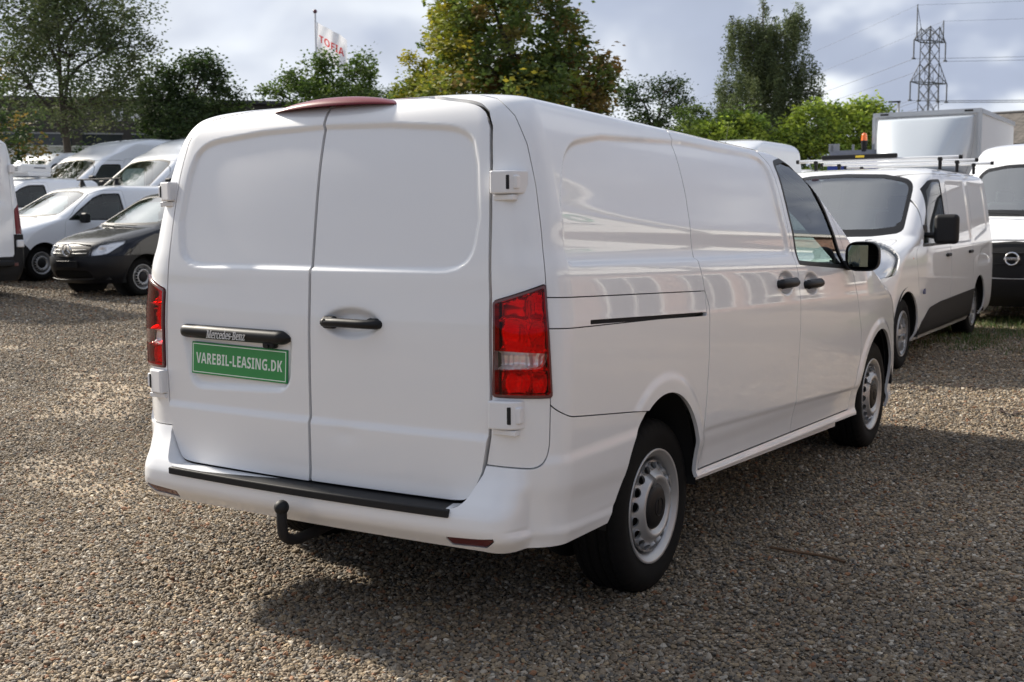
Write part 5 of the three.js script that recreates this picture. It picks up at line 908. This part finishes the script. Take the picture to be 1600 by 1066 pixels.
// ---------------------------------------------------------------- pylon and cables
const pylonAt = [-33.6, -164.9];
{
  M.pylon = std(lin(.10, .105, .115), .6, .3); const p = thing('power_pylon', 'steel lattice pylon with two pairs of cross arms at the upper right', 'pylon', pylonAt[0], terrain(-5), pylonAt[1], 1.05);
  const W = y => y < 15 ? lerp(1.25, .98, y / 15) : lerp(.98, .86, (y - 15) / 11), legs = [], lac = [], r0 = .085, r1 = .055;
  const H = [0, 2, 4.2, 6.4, 8.6, 10.8, 13, 15, 17, 18.8, 20.6, 22.4, 24.2, 26, 27.2];
  for (const [sx, sz] of [[1, 1], [1, -1], [-1, 1], [-1, -1]]) for (let i = 0; i < H.length - 1; i++) legs.push(rod([sx * W(H[i]) , H[i], sz * W(H[i])], [sx * W(H[i + 1]), H[i + 1], sz * W(H[i + 1])], r0, r0, 4));
  for (let i = 0; i < H.length - 1; i++) { const a = W(H[i]), b = W(H[i + 1]), y = H[i], Y = H[i + 1]; for (const s of [1, -1]) { lac.push(rod([-a, y, s * a], [b, Y, s * b], r1, r1, 4), rod([a, y, s * a], [-b, Y, s * b], r1, r1, 4), rod([s * a, y, -a], [s * b, Y, b], r1, r1, 4), rod([s * a, y, a], [s * b, Y, -b], r1, r1, 4)); } }
  part('leg', merge(legs), M.pylon, p); part('lacing', merge(lac), M.pylon, p);
  const arm = (y, h, len) => { const g = []; for (const s of [1, -1]) { const w = W(y), tip = [s * len, y + .1, 0]; for (const k of [1, -1]) { g.push(rod([s * w, y, k * w], tip, .09, .06, 4), rod([s * W(y + h), y + h, k * W(y + h)], tip, .07, .05, 4)); for (let q = 1; q < 4; q++) { const t = q / 4; g.push(rod([lerp(s * w, tip[0], t), y, k * w * (1 - t)], [lerp(s * w, tip[0], t), lerp(y + h, tip[1], t), k * w * (1 - t)], .045, .045, 4)); } } } for (const k of [1, -1]) g.push(rod([-W(y), y, k * W(y)], [W(y), y, k * W(y)], .09, .09, 4)); return merge(g); };
  part('cross_arm', arm(19.6, 2.8, 3.6), M.pylon, p); part('cross_arm', arm(25.3, 2.0, 3.1), M.pylon, p);
  const peak = []; for (const s of [1, -1]) peak.push(rod([s * 2.6, 25.6, 0], [s * 2.6, 30.2 - (s > 0 ? 1.8 : 0), 0], .10, .08, 5), rod([s * 1.7, 26.6, 0], [s * 2.6, 30 - (s > 0 ? 1.8 : 0), 0], .06, .04, 4)); part('earth_wire_peak', merge(peak.slice(0, 2)), M.pylon, p); part('earth_wire_peak', merge(peak.slice(2)), M.pylon, p);
  const ends = [[-3.6, 19.7], [3.6, 19.7], [-3.1, 25.4], [3.1, 25.4], [-1.9, 19.7], [1.9, 19.7]];
  ends.forEach(([x, y]) => part('insulator', merge([rod([x, y, 0], [x, y - 2.5, 0], .10, .10, 6), rod([x - .3, y - 2.55, 0], [x + .3, y - 2.55, 0], .12, .12, 5)]), M.pylon, p));
  // cables run left towards the viewer's left and right across the frame
  const c = Math.cos(1.05), s = Math.sin(1.05), wmat = std(lin(.11, .115, .125), .6);
  const names = ['lowest cable on the far side', 'lowest cable on the near side', 'upper cable on the far side', 'upper cable on the near side', 'inner lower cable left of the lattice', 'inner lower cable right of the lattice'];
  [...ends.map(([x, y]) => [x, y - 2.6]), [-2.6, 30.1], [2.6, 28.3]].forEach(([x, y], i) => {
    const wx = pylonAt[0] + x * c, wz = pylonAt[1] - x * s, wy = y + terrain(-5);
    const L = [wx - 150, wy - 9 - (i > 5 ? 2 : 0), wz - 120], Rr = [wx + 170, wy + 1.5, wz - 20];
    const span = (A, B, sag, n) => { const q = []; for (let k = 0; k <= n; k++) { const t = k / n; q.push([lerp(A[0], B[0], t), lerp(A[1], B[1], t) - sag * 4 * t * (1 - t), lerp(A[2], B[2], t)]); } return tube(q, i > 5 ? .015 : .024, 4, 40); };
    const label = i < 6 ? names[i] + ' of the pylon' : (i === 6 ? 'thin earth wire from the taller pylon peak' : 'thin earth wire from the shorter pylon peak');
    tag(part('power_cable', merge([span(L, [wx, wy, wz], 3.5, 24), span([wx, wy, wz], Rr, 2.5, 24)]), wmat, scene), label, 'cable', 'power cables');
  });
}
// ---------------------------------------------------------------- flag, street lamp
{
  const f = thing('flagpole', 'white flagpole with a white and red lettered flag, above the green tree', 'flagpole', -34.9, terrain(-34.9), -38.7, .72);
  part('pole', rod([0, 0, 0], [0, 10.0, 0], .075, .045, 12), std(lin(.75, .75, .77), .4), f); part('pole_knob', new THREE.SphereGeometry(.10, 16, 12).translate(0, 10.06, 0), std(lin(.12, .03, .05), .4), f);
  const ft = canvasTex(512, 512, (c, w, h) => { c.fillStyle = '#f1f1f4'; c.fillRect(0, 0, w, h); c.save(); c.fillStyle = '#d63a36'; c.font = 'bold 150px sans-serif'; c.textAlign = 'center'; c.textBaseline = 'middle'; c.translate(w * .48, h * .46); c.scale(.98, 1.05); c.fillText('TOFIA', 0, 0); c.restore(); });
  const fm = gridMesh(40, 24, (u, v) => { const x = .06 + 1.42 * u, y = 9.55 - 1.55 * (1 - v) - .72 * u * (1.0 - .12 * v) - .18 * u * u, z = .16 * Math.sin(u * 7 + v * 2.4) * (.3 + u) + .05 * Math.sin(u * 17 - v * 5); return [x, y, z]; });
  const g = panel(fm, { fold: 0 }), uv = g.attributes.uv; for (let j = 0, i = 0; j <= 24; j++) for (let k = 0; k <= 40; k++, i++) uv.setXY(i, k / 40, j / 24);
  part('flag', g, new THREE.MeshPhysicalMaterial({ map: ft, roughness: .8, transmission: .35, thickness: 0, side: THREE.DoubleSide }), f);
  const l = thing('street_lamp', 'slim street lamp with flat head, left of the pylon', 'street lamp', -12.2, terrain(-12), -58.5, .2);
  part('pole', rod([0, 0, 0], [0, 7.1, 0], .08, .06, 10), std(lin(.55, .56, .57), .5), l); part('lamp_head', merge([box(.62, .07, .24, -.22, 7.16, 0, .03), new THREE.ConeGeometry(.12, .2, 10).rotateX(Math.PI).translate(.0, 7.08, 0)]), M.softblack, l);
}
// ---------------------------------------------------------------- buildings
{
  // long dark hall at the left behind the birch
  const b = thing('dark_hall', 'dark flat-roofed hall behind the birch with white wall letters', 'building', -33.4, terrain(-33), -29.2, .84);
  const wall = std(lin(.045, .042, .038), .9); part('wall', box(22, 4.95, 10, 2.2, 2.475, -5), wall, b); part('roof_edge', box(22.3, .16, 10.3, 2.2, 5.02, -5, .02), std(lin(.035, .037, .04), .7), b);
  part('plinth', box(22.04, 1.3, .06, 2.2, .65, .03), std(lin(.04, .055, .07), .8), b);
  part('wall_letter', text('U', font, .55, .05).translate(-2.78, 4.46, .01), std(lin(.62, .64, .66), .6), b); part('wall_letter', text('R', font, .55, .05).translate(-2.06, 4.46, .01), std(lin(.62, .64, .66), .6), b);
  for (let k = 0; k < 4; k++) { const w = part('window', box(1.5, .9, .05, -6 + k * 1.9 - 1.2, 3.2, .025), std(lin(.02, .025, .03), .1), b); part('frame', merge([box(1.6, .06, .08, -6 + k * 1.9 - 1.2, 3.68, .03), box(1.6, .06, .08, -6 + k * 1.9 - 1.2, 2.72, .03)]), M.grey, w); }
  // grey-roofed hall on the right
  const h = thing('grey_hall', 'low hall with weathered grey pitched roof at the right edge behind the box truck', 'building', .2, 1.2, -47.5, -.12);
  const bt = noiseTex(256, 256, (i, j) => { const n = .62 + .5 * (fbm(i / 24, j / 9, 4, 4) - .5) + .25 * (fbm(i / 6, j / 60, 8, 3) - .5); return [n * .50, n * .47, n * .44]; }, true);
  bt.repeat.set(1, 1);
  const L = 19, slope = gridMesh(60, 10, (u, v) => [-9.6 + L * u, 3.15 + 1.75 * v, -6.0 * v + .02 * Math.sin(u * 380)]), rg = panel(slope, { fold: .1 }); { const uv = rg.attributes.uv; for (let j = 0, i = 0; j <= 10; j++) for (let k = 0; k <= 60; k++, i++) uv.setXY(i, k / 8, j / 10); }
  part('roof', rg, new THREE.MeshStandardMaterial({ map: bt, roughness: .95, side: THREE.DoubleSide }), h); const back = gridMesh(8, 4, (u, v) => [-9.6 + L * u, 3.15 + 1.75 * (1 - v), -6 - 6 * v]); part('roof', panel(back, { fold: .1 }), M.grey, h);
  part('wall', box(L - .4, 4.3, 11.4, -.1, .95, -6), std(lin(.38, .35, .31), .9), h); part('ridge', rod([-9.6, 4.92, -6], [9.4, 4.92, -6], .09, .09, 6), std(lin(.14, .135, .13), .9), h);
  part('roof_pole', rod([-3.6, 5.6, -5.6], [-2.6, 4.0, -2.6], .05, .05, 5), M.softblack, h); part('roof_pole', rod([-2.5, 5.5, -5.4], [-.6, 3.6, -1.2], .06, .06, 5), M.softblack, h); part('roof_pole', rod([-3.55, 6.2, -5.6], [-3.6, 4.8, -5.6], .03, .03, 5), M.softblack, h);
  const gar = part('garage_door', box(3, 2.5, .06, 2, 1.25, -.27), M.whitebox, h); void gar;
  // brick dealership right of the yard: it shows in the side of the white van
  const d = thing('brick_building', 'red-brick sales building right of the yard, mirrored in the side of the foreground van', 'building', 7.6, 0, -14.5, -Math.PI / 2);
  const brick = noiseTex(512, 512, (i, j) => { const row = Math.floor(j / 32), off = (row % 2) * 32, cx = Math.floor((i + off) / 64), mort = (j % 32) < 4 || ((i + off) % 64) < 4, n = hash2(cx, row, 3) * .25 + .12 * vnoise(i / 5, j / 5, 4); return mort ? [.62, .58, .53] : [.33 + n * .8, .25 + n * .6, .21 + n * .55]; }, true); brick.repeat.set(12, 6);
  part('wall', box(30, 3.4, 8, 0, 1.7, -4), new THREE.MeshStandardMaterial({ map: brick, roughness: .92 }), d);
  const gable = new THREE.Shape(); gable.moveTo(-5.2, 3.2); gable.lineTo(5.2, 3.2); gable.lineTo(0, 6.2); gable.closePath();
  part('gable', new THREE.ExtrudeGeometry(gable, { depth: .3, bevelEnabled: false }).translate(3, 0, -.1), std(lin(.62, .62, .6), .7), d);
  part('bargeboard', merge([rod([-2.4, 3.1, .5], [3, 6.4, .5], .14, .14, 4), rod([8.4, 3.1, .5], [3, 6.4, .5], .14, .14, 4)]), std(lin(.75, .75, .74), .5), d);
  part('fascia', box(30.4, .35, .5, 0, 3.35, .1, .02), std(lin(.72, .72, .70), .5), d);
  part('roof', box(30.6, .2, 8.4, 0, 3.62, -4), M.grey, d);
  const sign = part('sign_board', box(3.4, 1.1, .1, 3, 4.3, .26, .02), std(lin(.75, .76, .75), .5), d); part('sign_emblem', new THREE.TorusGeometry(.34, .07, 8, 32).translate(1.9, 4.3, .34), std(lin(.02, .25, .08), .5), sign);
  for (const x of [-12.6, -8.2, -5.2, -2.2, 1.2, 4.8, 8.4, 12.4]) { const w = part('window', box(2.0, 1.5, .06, x, 1.75, .03), std(lin(.03, .035, .04), .05), d); part('frame', merge([box(2.14, .09, .12, x, 2.54, .05), box(2.14, .09, .12, x, .96, .05), box(.09, 1.5, .12, x - 1.03, 1.75, .05), box(.09, 1.5, .12, x + 1.03, 1.75, .05), box(.07, 1.5, .10, x, 1.75, .05)]), std(lin(.72, .72, .7), .5), w); }
}
scene.updateMatrixWorld(true);
renderer.render(scene, camera);
